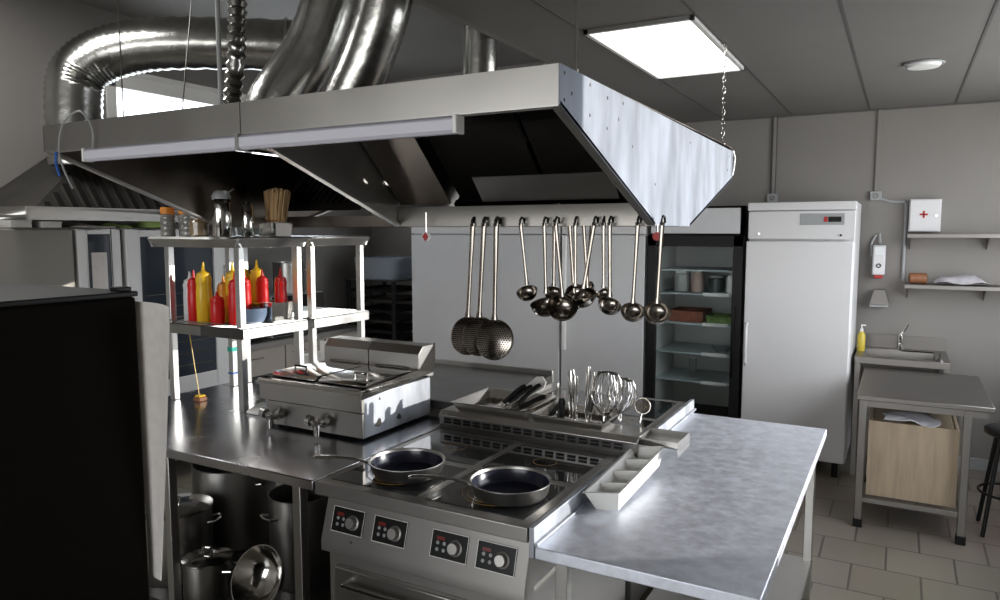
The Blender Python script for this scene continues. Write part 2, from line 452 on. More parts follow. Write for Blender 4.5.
part('back_skirt', MB().box(HX0 + .004, HX1 - .004, HYB - .003, HYB, HLB, HT), STEELH, hood)
part('top_sheet', MB().box(HX0 + .004, HX1 - .004, HYF + .003, HYB - .003, HT - .004, HT), INNER, hood)
# partition between the two sections
part('partition', MB().prism([(HYF + .01, HT - .01), (HYF + .01, HLF), (HY0, HB + .002), (HY1, HB + .002), (HYB - .01, HLB), (HYB - .01, HT - .01)], 'x', XJ - .004, XJ + .004), STEEL, hood)
# grease gutters at the bottom, both sides
gt = MB()
gt.prism([(HY0, HB), (HY0 + .004, HB), (HY0 + .03, HB + .075), (HY0 + .02, HB + .085)], 'x', XJ + .006, HX1 - .005)
gt.box(XJ + .006, HX1 - .005, HY0, HY1, HB, HB + .003)
gt.prism([(HY1, HB), (HY1 - .004, HB), (HY1 - .03, HB + .075), (HY1 - .02, HB + .085)], 'x', XJ + .006, HX1 - .005)
GUT = mat('gutter_steel', (0.31, 0.295, 0.27), 0.4, 1.0, noise=.06, nscale=4)
part('grease_gutter', MB().box(HX0 + .005, XJ - .006, HY1 - .10, HY1, HB, HB + .003).box(HX0 + .005, XJ - .006, HY1 - .10, HY1 - .097, HB, HB + .06), INNER, hood)
part('grease_gutter', gt, GUT, hood)
# filter banks, one per side of each section
def filt(x0, x1, y_lo, y_hi, z_lo, z_hi, m, nb=10):
    f = MB()
    d = Vector((y_hi - y_lo, z_hi - z_lo)); L = d.length; d /= L
    n = Vector((-d.y, d.x)) * .02 * (1 if y_hi < y_lo else -1)
    def q(u, v): return (y_lo + d.x * u + n.x * v, z_lo + d.y * u + n.y * v)
    f.prism([q(0, 0), q(L, 0), q(L, .5), q(0, .5)], 'x', x0, x1)
    f.prism([q(0, -1), q(.03, -1), q(.03, .5), q(0, .5)], 'x', x0, x1)
    f.prism([q(L - .03, -1), q(L, -1), q(L, .5), q(L - .03, .5)], 'x', x0, x1)
    st = (x1 - x0) / nb
    for k in range(nb):
        f.prism([q(.03, -1), q(L - .03, -1), q(L - .03, -.2), q(.03, -.2)], 'x', x0 + st * (k + .2), x0 + st * (k + .75))
    return f
zf0, zf1 = HB + .10, HT - .01
for i, (x0, x1) in enumerate([(-1.66, -1.25), (-1.23, -.83)]):
    part('grease_filter', filt(x0, x1, HY0 + .06, HY0 - .26, zf0, zf1, FILTER), FILTER, hood)
for i, (x0, x1) in enumerate([(-3.13, -2.56), (-2.54, -2.01), (-1.95, -1.4), (-1.38, -.83)]):
    part('grease_filter', filt(x0, x1, HY1 - .06, HY1 + .26, zf0, zf1, FILTER, 12), FILTER, hood)
# blank stainless panels beside the filters and the lower plenum strip
def slab(x0, x1, p, q, th=.006):
    d = Vector((q[0] - p[0], q[1] - p[1])).normalized(); n = Vector((-d.y, d.x)) * th
    return MB().prism([p, q, (q[0] + n.x, q[1] + n.y), (p[0] + n.x, p[1] + n.y)], 'x', x0, x1)
part('blank_panel', slab(-1.97, -1.83, (HY0 + .02, zf0), (HY0 - .30, zf1)), INNER, hood)
part('blank_panel', slab(-1.825, -1.69, (HY0 + .00, zf0), (HY0 - .32, zf1)), INNER, hood)
part('plenum_strip', slab(-1.55, -.95, (HY0 + .03, HB + .105), (HY0 - .06, HB + .20), .004), STEEL, hood, label='bright strip below the filters')
# rivets on the end plate
rv = MB()
for y, z in [(1.80, 2.235), (1.80, 2.165), (1.85, 2.19), (1.98, 2.235), (1.98, 2.15), (2.12, 2.22), (2.12, 2.13), (2.26, 2.225), (2.22, 2.17), (2.36, 2.10), (2.62, 1.99), (3.1, 2.19), (3.85, 2.13), (3.88, 2.2), (3.7, 2.22)]:
    rv.lathe([(0, .0025), (.004, .0015), (.0055, 0), (.0055, -.001), (0, -.001)], (HX1, y, z), 8, Matrix.Rotation(PI / 2, 3, 'Y'))
part('rivet', rv, DARKST, hood, kind='stuff')
# fluorescent batten under the front lip
lamp = thing('tube_light', 'long white tube light fixed below the hood front lip', 'light fitting', (-2, HYF + .03, 2.10))
part('light_body', MB().prism([(1.760, 2.105), (1.760, 2.135), (1.775, 2.146), (1.80, 2.146), (1.80, 2.105), (1.79, 2.096), (1.77, 2.096)], 'x', -2.86, -1.125), TUBEM, lamp, bevel=.002)
part('end_cap', MB().box(-1.125, -1.112, 1.757, 1.803, 2.095, 2.147), PLAST, lamp, bevel=.003)
part('end_cap', MB().box(-2.873, -2.86, 1.757, 1.803, 2.095, 2.147), PLAST, lamp, bevel=.003)
part('clip', MB().box(-2.0, -1.985, 1.756, 1.802, 2.093, 2.149), STEEL, lamp)
# hanging chains and rods
def smooth(P, n=8):
    P = [Vector(p) for p in P]; Q = [P[0] * 2 - P[1]] + P + [P[-1] * 2 - P[-2]]; out = []
    for i in range(1, len(Q) - 2):
        for k in range(n):
            t = k / n; a, b, c_, d = Q[i - 1], Q[i], Q[i + 1], Q[i + 2]
            out.append(.5 * ((2 * b) + (c_ - a) * t + (2 * a - 5 * b + 4 * c_ - d) * t * t + (3 * b - a - 3 * c_ + d) * t ** 3))
    return out + [P[-1]]
def chain(x, y, z0, z1, lb):
    m = MB(); L = .034; n = int((z1 - z0) / (L * .78))
    for k in range(n):
        zc = z0 + L * .78 * (k + .5)
        a = k * PI / 2 + .3
        pts = []
        for i in range(10):
            b = 2 * PI * i / 10
            u = .007 * math.cos(b); v = L / 2 * math.sin(b)
            pts.append((x + u * math.cos(a), y + u * math.sin(a), zc + v))
        m.tube(pts, .0022, 5, closed=True)
    m.cyl((x, y, z1 - .02), (x, y, z1), .006, 8)
    return solo('hanging_chain', m, CHROME, lb, 'chain', (x, y, z0))
chain(-.83, 3.86, HT, ZC, 'steel chain from ceiling to the hood corner at right')
solo('loose_chain', MB().tube([(-.792, 3.94, 2.235), (-.785, 3.955, 2.20), (-.79, 3.96, 2.15), (-.795, 3.95, 2.11)], .004, 6), CHROME, 'short chain end dangling on the hood right back corner', 'chain', (-.792, 3.94, 2.235))
solo('hanger_rod', MB().cyl((-3.05, 2.60, HT), (-3.05, 2.60, ZH), .012, 10), GREYP, 'grey vertical hanger rod rising from hood left of the crinkled duct', 'rod', (-3.05, 2.6, HT))
solo('hanger_wire', MB().cyl((-3.1, 2.1, HT), (-3.1, 2.1, ZH), .003, 6), CHROME, 'thin vertical hanger wire in front of the high window', 'wire', (-3.1, 2.1, HT))
solo('hanger_wire', MB().cyl((-3.05, 2.35, HT), (-3.35, 2.75, ZH), .003, 6), DARKST, 'thin slanting wire crossing the high window', 'wire', (-3.05, 2.35, HT))
solo('hanger_rod', MB().cyl((-.83, 1.95, HT), (-.83, 1.95, ZC), .006, 8), CHROME, 'thin hanger rod above the front right corner of the hood', 'rod', (-.83, 1.95, HT))

# loose cable over the hood's left end
solo('cable', MB().tube(smooth([(-2.80, 1.76, 2.14), (-2.79, 1.755, 2.22), (-2.86, 1.752, 2.29), (-2.97, 1.75, 2.25), (-3.01, 1.75, 2.15), (-2.99, 1.75, 2.08), (-2.93, 1.75, 1.99)]), .004, 6), GREYP,
     'thin grey cable looped over the left end of the hood lip', 'cable', (-2.8, 1.755, 2.14))
solo('cable', MB().tube(smooth([(-3.013, 1.74, 2.14), (-3.017, 1.74, 2.09), (-2.995, 1.74, 2.04)]), .005, 6), BLUE, 'short blue cable end hanging below the left hood corner', 'cable', (-3.013, 1.74, 2.14))

# ducts
def duct(path, r, lb, crink=0, m=FOIL):
    P = [Vector(p) for p in path]; pts = []; rs = []
    # Catmull-Rom resample
    Q = [P[0] * 2 - P[1]] + P + [P[-1] * 2 - P[-2]]
    for i in range(1, len(Q) - 2):
        for k in range(14):
            t = k / 14
            a, b, c_, d = Q[i - 1], Q[i], Q[i + 1], Q[i + 2]
            pts.append(.5 * ((2 * b) + (c_ - a) * t + (2 * a - 5 * b + 4 * c_ - d) * t * t + (3 * b - a - 3 * c_ + d) * t ** 3))
    pts.append(P[-1])
    for i in range(len(pts)): rs.append(r * (1 + (crink if i % 2 else -crink)))
    t = thing('ventilation_duct', lb, 'duct', tuple(P[0]))
    part('duct_pipe', MB().tube(pts, rs, 24), m, t, sharp=60)
    for i in (3, len(pts) - 6):
        d = (pts[i + 1] - pts[i]).normalized()
        M3 = Vector((0, 0, 1)).rotation_difference(d).to_matrix()
        part('clamp_band', MB().torus(pts[i], r * 1.03, .010, 28, 6, M3), STEEL, t)
    return t
duct([(-4.72, 2.86, 2.24), (-4.72, 2.86, 2.68), (-4.68, 2.90, 2.86), (-4.52, 3.05, 2.99), (-4.2, 3.3, 3.05), (-3.4, 4.0, 3.08)], .165, 'large silver foil duct bending above the wall hood at left', .025)
duct([(-3.06, 2.9, HT + .002), (-3.0, 2.92, 2.5), (-2.82, 3.06, 2.85), (-2.62, 3.14, ZH)], .15, 'wide silver duct leaning right from the hood top', .012)
duct([(-2.99, 2.62, HT), (-2.97, 2.60, 2.45), (-2.92, 2.60, 2.75), (-2.93, 2.62, 3.05), (-2.97, 2.66, ZH)], .042, 'narrow crinkled flexible duct beside the leaning duct', .16)
duct([(-2.56, 2.9, HT + .002), (-2.50, 2.92, 2.45), (-2.36, 2.93, 2.7), (-2.24, 2.93, 3.0), (-2.20, 2.93, ZH)], .13, 'silver duct rising from the middle of hood top', .012)
duct([(-1.97, 3.25, HT + .002), (-1.94, 3.25, 2.42), (-1.91, 3.25, 2.7), (-1.90, 3.25, ZH)], .085, 'small silver duct on the right half of hood top', .012)

# ================================================================== COOKING RANGE
RX0, RX1, RY0, RY1, RZ = -1.86, -0.98, 1.95, 2.95, .90
def hob_unit(t, x0, x1, y0, y1, z, nx, ny, rings):
    """steel top with black glass panes and printed rings"""
    part('hob_top', MB().box(x0, x1, y0, y1, z - .05, z), SATIN, t, bevel=.004)
    mX, mY = .035, .05
    gx = (x1 - x0 - mX * (nx + 1)) / nx; gy = (y1 - y0 - mY * (ny + 1)) / ny
    for i in range(nx):
        for j in range(ny):
            a = x0 + mX + i * (gx + mX); b = y0 + mY + j * (gy + mY)
            p = part('glass_plate', MB().box(a, a + gx, b, b + gy, z - .01, z + .002), GLASSB, t, bevel=.001)
            cx, cy = a + gx / 2, b + gy / 2
            rg = MB()
            for r in (rings if j == 0 else (rings[0] * .45,)): rg.ring((cx, cy), r - .0014, r + .0014, z + .0022)
            part('zone_ring', rg, RING, p)
rng = thing('cooking_range', 'stainless four zone induction range with two frying pans on top', 'cooking range', ((RX0 + RX1) / 2, (RY0 + RY1) / 2, 0))
hob_unit(rng, RX0, RX1, RY0, 2.78, RZ, 2, 2, (.105, .125))
# body with the sloping control fascia
part('range_body', MB().prism([(RY0 + .05, RZ - .05), (RY0 + .05, RZ - .07), (RY0 + .005, RZ - .22), (RY0 + .005, RZ - .26), (RY0 + .05, RZ - .27), (RY0 + .05, .12), (RY1 - .02, .12), (RY1 - .02, RZ - .05)], 'x', RX0 + .02, RX1 - .012), SATIN, rng, bevel=.002)
for x in (RX0 + .08, RX1 - .08):
    for y in (RY0 + .12, RY1 - .12):
        part('leg', MB().lathe([(0, 0), (.03, 0), (.03, .012), (.022, .02), (.022, .12), (0, .12)], (x, y, 0), 16), STEEL, rng)
part('oven_door', MB().box(RX0 + .06, RX1 - .05, RY0 + .025, RY0 + .05, .18, .58), STEEL, rng, bevel=.006)
part('door_handle', MB().tube([(RX0 + .14, RY0 + .025, .54), (RX0 + .14, RY0 - .02, .54), (RX1 - .13, RY0 - .02, .54), (RX1 - .13, RY0 + .025, .54)], .009, 10), CHROME, rng)
# control panels on the fascia: plane through (RY0+.05,.83) and (RY0+.005,.68)
fa = Vector((0, RY0 + .05, RZ - .07)); fb = Vector((0, RY0 + .005, RZ - .22))
fd = (fb - fa).normalized(); fn = Vector((0, fd.z, -fd.y)).normalized()
if fn.y > 0: fn = -fn
def fasc(x, s, o): return Vector((x, 0, 0)) + fa + fd * s + fn * o
def fbox(mb, x0, x1, s0, s1, o0, o1):
    pts = [fasc(0, s0, o0), fasc(0, s1, o0), fasc(0, s1, o1), fasc(0, s0, o1)]
    return mb.prism([(p.y, p.z) for p in pts], 'x', x0, x1)
MF = Matrix((( 1, 0, 0), (0, fn.y, fd.y), (0, fn.z, fd.z)))   # maps local z->? built below
ROTF = Vector((0, 0, 1)).rotation_difference(fn).to_matrix()
for i, x0 in enumerate((-1.80, -1.61, -1.36, -1.18)):
    x1 = x0 + .145
    cp = part('control_panel', fbox(MB(), x0, x1, .025, .115, 0, .004), BLACK, rng, bevel=.001)
    part('panel_border', fbox(fbox(fbox(fbox(MB(), x0, x1, .025, .027, .004, .005), x0, x1, .113, .115, .004, .005), x0, x0 + .002, .025, .115, .004, .005), x1 - .002, x1, .025, .115, .004, .005), PLAST, cp)
    part('knob', MB().lathe([(.027, 0), (.027, .004), (.022, .007), (.021, .02), (.018, .024), (0, .024)], fasc(x0 + .098, .072, .004), 24, ROTF), SATIN, cp)
    part('display', fbox(MB(), x0 + .020, x0 + .052, .045, .056, .004, .005), DISP, cp)
    bt = MB()
    for bx in (.018, .044):
        for bs in (.066, .088): bt.lathe([(0, .005), (.0055, .005), (.0065, .004), (0, .004)], fasc(x0 + bx + .008, bs, 0), 12, ROTF)
    part('button', bt, GREYP, cp)
part('rivet', MB().lathe([(0, .003), (.004, .002), (.005, 0), (0, 0)], fasc(-1.70, .14, 0), 10, ROTF), DARKST, rng)
# rear riser with slots
part('vent_riser', MB().prism([(2.785, RZ), (2.775, .965), (2.80, .985), (2.95, .985), (2.95, RZ)], 'x', RX0, -.90), STEEL, rng, bevel=.002)
sl = MB()
for k in range(17):
    x = RX0 + .03 + k * .052
    for j in (0, 1): sl.prism([(2.771, .932 + j * .014), (2.771, .941 + j * .014), (2.80, .941 + j * .014), (2.80, .932 + j * .014)], 'x', x, x + .036)
part('vent_slot', sl, BLACK, rng)
part('riser_end', MB().box(-.90, -.735, 2.80, 2.803, .955, .985).box(-.90, -.735, 2.80, 2.95, .955, .958).box(-.90, -.735, 2.947, 2.95, .955, .99)
     .box(-.738, -.735, 2.78, 2.96, .93, .99), STEEL, rng, bevel=.001)

# rear range and griddle (back to back)
rr = thing('rear_hob', 'second black glass hob behind the utensil pans', 'cooking range', (-1.35, 3.4, 0))
hob_unit(rr, -1.76, -.98, 2.955, 3.86, RZ, 2, 2, (.115, .17))
part('hob_body', MB().box(-1.75, -.99, 3.0, 3.82, .12, RZ - .05), STEELH, rr, bevel=.002)
for x in (-1.70, -1.04):
    for y in (3.06, 3.76): part('leg', MB().cyl((x, y, 0), (x, y, .12), .022, 14), STEEL, rr)
gr = thing('griddle', 'dark flat griddle plate with steel surround behind the fryer', 'griddle', (-2.1, 3.4, 0))
part('griddle_body', MB().box(-2.62, -1.77, 3.02, 3.84, .12, .93), STEEL, gr, bevel=.003)
part('cooking_plate', MB().box(-2.62, -1.77, 2.98, 3.84, .931, .972), mat('griddle_plate', (0.16, 0.155, 0.145), 0.30, 0.9, noise=.15, nscale=6), gr, bevel=.004)
part('splash_rim', MB().box(-2.62, -1.77, 3.84, 3.86, .93, 1.0), STEEL, gr, bevel=.002)
part('bracket', MB().box(-1.80, -1.765, 2.965, 2.98, .93, .985), CHROME, gr)
for x in (-2.55, -1.84):
    for y in (3.1, 3.76): part('leg', MB().cyl((x, y, 0), (x, y, .12), .022, 14), STEEL, gr)

# ================================================================== SIDE GUARD + RIGHT TABLE
tbl = thing('work_table', 'scratched bright steel work table at the right end of range', 'work table', (-.63, 2.9, 0))
TZ = .845
part('table_top', MB().box(-.955, -.285, 1.95, 3.86, TZ - .04, TZ), TABLE, tbl, bevel=.004)
part('side_guard', MB().box(-.975, -.957, 1.95, 3.93, TZ - .04, .905).box(-.957, -.945, 1.95, 3.93, TZ, TZ + .01), WORN, tbl, bevel=.002)
for x in (-.90, -.34):
    for y in (2.05, 3.76):
        part('leg', MB().box(x - .02, x + .02, y - .02, y + .02, 0.0, TZ - .04), STEEL, tbl, bevel=.003)
part('table_shelf', MB().box(-.92, -.32, 2.03, 3.78, .18, .20), STEEL, tbl, bevel=.002)

# ================================================================== LEFT WORKTOP
wt = thing('worktop_table', 'long reflective stainless worktop carrying the fryer and shelf', 'work table', (-2.7, 2.5, 0))
part('table_top', MB().box(-3.56, -1.87, 1.95, 2.955, .86, .90), WTOP, wt, bevel=.004)
for x in (-1.985, -2.75, -3.5):
    for y in (2.0, 2.9): part('leg', MB().box(x - .02, x + .02, y - .02, y + .02, 0, .86), STEEL, wt, bevel=.003)
part('lower_shelf', MB().box(-3.54, -1.95, 1.98, 2.93, .15, .18), DARKST, wt, bevel=.002)
rt = thing('rear_worktop', 'rear stainless worktop strip with white papers behind the shelf posts', 'work table', (-3.1, 3.4, 0))
part('table_top', MB().box(-3.56, -2.63, 2.96, 3.84, .86, .90), WTOP, rt, bevel=.004)
for x in (-3.5, -2.69):
    for y in (3.02, 3.78): part('leg', MB().box(x - .02, x + .02, y - .02, y + .02, 0, .86), STEEL, rt, bevel=.003)
part('lower_panel', MB().box(-3.52, -2.66, 3.7, 3.72, .1, .85), STEELH, rt)

# ================================================================== OVERSHELF UNITS
def overshelf(y0, y1, lb, zt=1.79, xo=0.0):
    t = thing('over_shelf', lb, 'shelf unit', (-3.18, y0, .9))
    xs = (-3.47, -2.90)
    for x in xs:
        for y in (y0 + .02, y1 - .02):
            part('post', MB().box(x - (0 if x < -3 else .035), x + (.035 if x < -3 else 0), y - .018, y + .018, .901, zt - .05), STEEL if False else SHELF, t, bevel=.003)
    # top: shallow folded tray with sloping rim
    tp = MB().box(-3.55, -2.885, y0 - .015, y1 + .015, zt - .004, zt)
    tp.prism([(y0 - .015, zt), (y0 - .03, zt - .012), (y0 - .0, zt - .055), (y0 + .012, zt - .055)], 'x', -3.56, -2.88)
    tp.prism([(y1 + .015, zt), (y1 + .03, zt - .012), (y1 + .0, zt - .055), (y1 - .012, zt - .055)], 'x', -3.56, -2.88)
    tp.prism([(-2.885, zt), (-2.865, zt - .008), (-2.895, zt - .055), (-2.905, zt - .055)], 'y', y0 - .02, y1 + .02)
    tp.prism([(-3.555, zt), (-3.575, zt - .008), (-3.545, zt - .055), (-3.535, zt - .055)], 'y', y0 - .02, y1 + .02)
    part('top_shelf', tp, SHELF, t, bevel=.001)
    part('middle_shelf', MB().box(-3.50, -2.875, y0 - .01, y1 + .01, 1.325, 1.33).box(-3.50, -2.875, y0 - .01, y0 - .006, 1.275, 1.33).box(-3.50, -2.875, y1 + .006, y1 + .01, 1.275, 1.33)
         .box(-2.879, -2.875, y0 - .01, y1 + .01, 1.275, 1.33).box(-3.50, -3.496, y0 - .01, y1 + .01, 1.275, 1.33), SHELF, t)
    return t
SHELF = mat('shelf_steel', (0.60, 0.60, 0.59), 0.34, 1.0, noise=.08, nscale=6, rnoise=.05)
os1 = overshelf(2.545, 2.985, 'stainless over-shelf on worktop holding the sauce bottles')
os2 = overshelf(3.05, 3.515, 'stainless over-shelf behind the one with sauce bottles')
part('tape_band', MB().box(-3.472, -3.433, 2.943, 2.985, 1.11, 1.135), TEAL, os1)
part('tape_band', MB().box(-3.472, -3.433, 2.943, 2.985, .975, .985), BLUE, os1)
part('shelf_wire', MB().tube([(-3.5, 2.532, 1.345), (-2.92, 2.532, 1.345)], .003, 6).tube([(-3.5, 2.532, 1.345), (-3.5, 2.95, 1.345)], .003, 6), CHROME, os1)

# ---- sauce bottles
def bottle_proto(name, m, h, r, lb, cat='sauce bottle', group=None, loc=(0, 0, 0), pm=None):
    t = thing(name, lb, cat, loc, 0, group)
    k = h / .25
    part('bottle_body', MB().lathe([(0, 0), (r * .92, 0), (r, .006), (r, .125 * k), (r * .93, .15 * k), (r * .96, .165 * k), (r, .175 * k), (r * .97, .188 * k), (r * .6, .196 * k), (0, .196 * k)], (0, 0, 0), 20), m, t, world=False)
    part('nozzle_cap', MB().lathe([(r * .86, .186 * k), (r * .86, .203 * k), (r * .55, .209 * k), (r * .27, .215 * k), (r * .09, h), (0, h)], (0, 0, 0), 16), pm or m, t, world=False)
    return t
G = 'squeeze sauce bottles on the middle shelf'
zs = 1.331
bottle_proto('squeeze_bottle', CLEARP, .27, .036, 'milky white squeeze bottle, leftmost on the bottle shelf', group=G, loc=(-3.405, 2.65, zs))
R1 = bottle_proto('squeeze_bottle', RED, .28, .034, 'red squeeze bottle right beside the milky white one', group=G, loc=(-3.335, 2.62, zs))
Y1 = bottle_proto('squeeze_bottle', YEL, .325, .041, 'tall yellow squeeze bottle right of the leftmost red one', group=G, loc=(-3.255, 2.62, zs))
bottle_proto('squeeze_bottle', ORA, .25, .034, 'orange squeeze bottle between the two tall yellow ones', group=G, loc=(-3.205, 2.705, zs))
dup(Y1, (-3.125, 2.70, zs), 0, 'tall yellow squeeze bottle behind the short red one')
R2 = bottle_proto('squeeze_bottle', RED, .175, .036, 'short red squeeze bottle at the shelf front', group=G, loc=(-3.125, 2.595, zs))
R3 = dup(R1, (-3.03, 2.63, zs), 0, 'tall red squeeze bottle beside the front shelf post')
R4 = dup(R1, (-3.06, 2.72, zs), 0, 'red squeeze bottle half hidden behind the one by the front post')
# ---- second batch, standing on steel pans
def gn_pan(x0, x1, y0, y1, z0, h, lb, cat='steel pan', group=None, m=None, name='gastronorm_pan'):
    t = solo(name, MB().openbox(x0, x1, y0, y1, z0, z0 + h, .002, .006, .006), m or CHROME, lb, cat, ((x0 + x1) / 2, (y0 + y1) / 2, z0), group, bevel=.0)
    return t
gn_pan(-3.10, -2.955, 2.80, 2.965, zs, .10, 'steel pan at the shelf end below the red bottles, lower one', group='steel pans on the shelf')
gn_pan(-3.27, -3.125, 2.80, 2.965, zs, .10, 'steel pan standing left of the shelf end pan', group='steel pans on the shelf')
zb = zs + .004
for k, (x, y, p, lb) in enumerate([(-3.23, 2.86, Y1, 'yellow squeeze bottle in the steel pan, seen left of the centre post'),
                                   (-3.16, 2.90, Y1, 'yellow squeeze bottle in the steel pan just right of the front post'),
                                   (-3.065, 2.85, R1, 'red squeeze bottle in the pan, left of the two reds at the shelf end'),
                                   (-3.0, 2.92, R1, 'red squeeze bottle in the pan nearest the back post')]):
    dup(p, (x, y, zb), 0, lb)
solo('mixing_bowl', MB().lathe([(.03, 0), (.055, .012), (.072, .05), (.074, .085), (.071, .085), (.069, .05), (.052, .015), (0, .006), (0, 0), (.03, 0)], (-2.99, 2.71, zs), 28), SKYBLUE,
     'blue grey bowl beside the front shelf post', 'bowl', (-2.99, 2.71, zs))
gn_pan(-2.99, -2.905, 2.76, 2.79, zs, .11, 'narrow upright steel container on the shelf edge', 'steel container')

# ---- things on the top shelf
zt = 1.791
def jar(x, y, r, h, lb, lidm, fillm, grp=None, z=zt, cat='jar', segs=4):
    t = thing('glass_jar' if fillm else 'spice_tin', lb, cat, (x, y, z), 0, grp)
    P = [(0, 0), (r * .95, 0), (r, .004)]
    for s_ in range(1, segs):
        P += [(r, h * s_ / segs - .004), (r * .96, h * s_ / segs), (r, h * s_ / segs + .004)]
    P += [(r, h * .92), (r * .85, h), (0, h)]
    part('jar_body', MB().lathe(P, (0, 0, 0), 22), fillm or STEEL, t, world=False)
    part('jar_lid', MB().lathe([(0, h), (r * .95, h), (r * .97, h + .004), (r * .97, h + .032), (r * .9, h + .036), (0, h + .036)], (0, 0, 0), 22), lidm, t, world=False)
    return t
JARF = mat('filled_jar_glass', (0.20, 0.20, 0.185), 0.12, noise=.3, nscale=18, coat=.6)
jar(-3.50, 2.60, .037, .12, 'ribbed glass jar with orange lid, leftmost on the top shelf', ORLID, JARF, 'orange lidded jars')
jar(-3.43, 2.66, .037, .12, 'ribbed glass jar with orange lid, second from the left end', ORLID, JARF, 'orange lidded jars')
jar(-3.36, 2.62, .037, .12, 'ribbed glass jar with orange lid, nearest the clip top jar', ORLID, JARF, 'orange lidded jars')
jar(-3.39, 2.80, .04, .16, 'taller jar with orange lid standing behind the clip top jar', ORLID, JARF)
t = thing('clip_top_jar', 'round clear glass jar with wire clip and brown contents', 'jar', (-3.275, 2.62, zt))
part('jar_body', MB().lathe([(0, 0), (.042, 0), (.05, .01), (.05, .075), (.038, .09), (.038, .10), (0, .10)], (0, 0, 0), 24), mat('amber_jar', (0.22, 0.16, 0.09), 0.1, noise=.5, nscale=30, coat=.7), t, world=False)
part('jar_lid', MB().lathe([(.04, .10), (.04, .108), (.02, .118), (0, .12)], (0, 0, 0), 24).torus((0, 0, .098), .043, .003, 24, 5), GREYP, t, world=False)
part('wire_clip', MB().tube([(0, -.044, .10), (0, -.055, .08), (0, -.052, .05)], .002, 6), CHROME, t, world=False)
t = thing('whipping_siphon', 'tall steel cream whipper with white head on the top shelf', 'cream whipper', (-3.02, 2.573, zt))
part('canister', MB().lathe([(0, 0), (.044, 0), (.047, .004), (.047, .165), (.042, .185), (.03, .195), (0, .195)], (-.02, 0, 0), 28), CHROME, t, world=False)
part('head', MB().lathe([(.046, .19), (.048, .205), (.04, .222), (.02, .236), (0, .238)], (-.02, 0, 0), 24).box(-.06, .03, -.014, .014, .215, .232), GREYP, t, world=False, bevel=.003)
part('nozzle', MB().cyl((.02, 0, .222), (.085, -.01, .24), .008, 12, .004), CHROME, t, world=False)
part('lever', MB().tube([(-.06, 0, .224), (-.075, 0, .215), (-.08, 0, .19)], .005, 8), CHROME, t, world=False)
t = thing('steel_canister', 'slim polished steel canister right beside the cream whipper', 'canister', (-3.0, 2.70, zt))
part('canister_body', MB().lathe([(0, 0), (.03, 0), (.032, .004), (.032, .15), (.026, .165), (0, .166)], (0, 0, 0), 24), CHROME, t, world=False)
part('canister_cap', MB().lathe([(.018, .166), (.018, .18), (0, .183)], (0, 0, 0), 16), BLACK, t, world=False)
for k, (x, y, lb) in enumerate([(-2.945, 2.60, 'small glass cup near the steel canister on top shelf'), (-2.925, 2.69, 'small glass cup at the corner of the top shelf')]):
    solo('glass_cup', MB().lathe([(0, 0), (.022, 0), (.028, .045), (.026, .045), (.02, .004), (0, .004)], (x, y, zt), 18), GLASS, lb, 'cup', (x, y, zt), 'small glass cups')
# cutlery holder with straw brush
t = thing('utensil_holder', 'clear and steel holder cup carrying the straw brush', 'utensil holder', (-2.965, 2.86, zt))
part('holder_cup', MB().openbox(-3.03, -2.90, 2.80, 2.92, zt, zt + .075, .003, .006, .004), CHROME, t)
t = thing('straw_brush', 'brown straw brush standing upright in the steel holder', 'brush', (-2.965, 2.86, zt + .01))
bm_ = MB()
for k in range(170):
    a = random.random() * 2 * PI; rr_ = math.sqrt(random.random())
    x0_, y0_ = -2.965 + .050 * rr_ * math.cos(a), 2.86 + .036 * rr_ * math.sin(a)
    x1_, y1_ = -2.945 + .085 * rr_ * math.cos(a), 2.86 + .045 * rr_ * math.sin(a)
    bm_.cyl((x0_, y0_, zt + .012), (x1_, y1_, zt + .245 + random.random() * .02 - .02 * rr_), .0055, 5)
part('bristles', bm_, BRIST, t, kind='stuff')
part('binding', MB().torus((-2.958, 2.86, zt + .085), .05, .004, 24, 6), HANDLEW, t)

# ---- counter-top electric fryer
fr = thing('deep_fryer', 'double tank stainless countertop deep fryer with two drain taps', 'deep fryer', (-2.32, 2.7, .9))
FX0, FX1, FY0, FY1 = -2.63, -2.02, 2.42, 2.97
part('fryer_body', MB().box(FX0 + .01, FX1, FY0 + .012, FY1 - .03, .915, 1.10), WORN, fr, bevel=.003)
part('front_panel', MB().box(FX0 + .03, FX1 - .002, FY0 + .002, FY0 + .012, .915, 1.025).box(FX0 - .005, FX1 + .002, FY0 - .008, FY0 + .012, 1.03, 1.125), STEELH, fr, bevel=.002)
# open rim around the two tanks
ri = MB()
ri.box(FX0 - .01, FX1 + .008, FY0 - .014, FY0 + .04, 1.12, 1.128).box(FX0 - .01, FX0 + .03, FY0, FY1 - .1, 1.12, 1.128).box(FX1 - .03, FX1 + .008, FY0, FY1 - .1, 1.12, 1.128)
ri.box(-2.34, -2.31, FY0, FY1 - .1, 1.118, 1.127)
ri.prism([(FY0 - .016, 1.11), (FY0 - .008, 1.13), (FY0 + .0, 1.13), (FY0 - .01, 1.108)], 'x', FX0 - .01, FX1 + .008)
part('tank_rim', ri, CHROME, fr, bevel=.001)
part('side_rail', MB().prism([(FY0 - .01, 1.09), (FY0 - .01, 1.128), (FY1 - .12, 1.155), (FY1 + .01, 1.265), (FY1 + .01, 1.16), (FY1 - .01, 1.12)], 'x', FX1 - .003, FX1 + .004), CHROME, fr)
part('tank', MB().openbox(FX0 + .03, -2.34, FY0 + .04, FY1 - .14, .98, 1.122, .003, .01), DARKST, fr)
part('tank', MB().openbox(-2.31, FX1 - .03, FY0 + .04, FY1 - .14, .98, 1.122, .003, .01), DARKST, fr)
ZL = 1.132
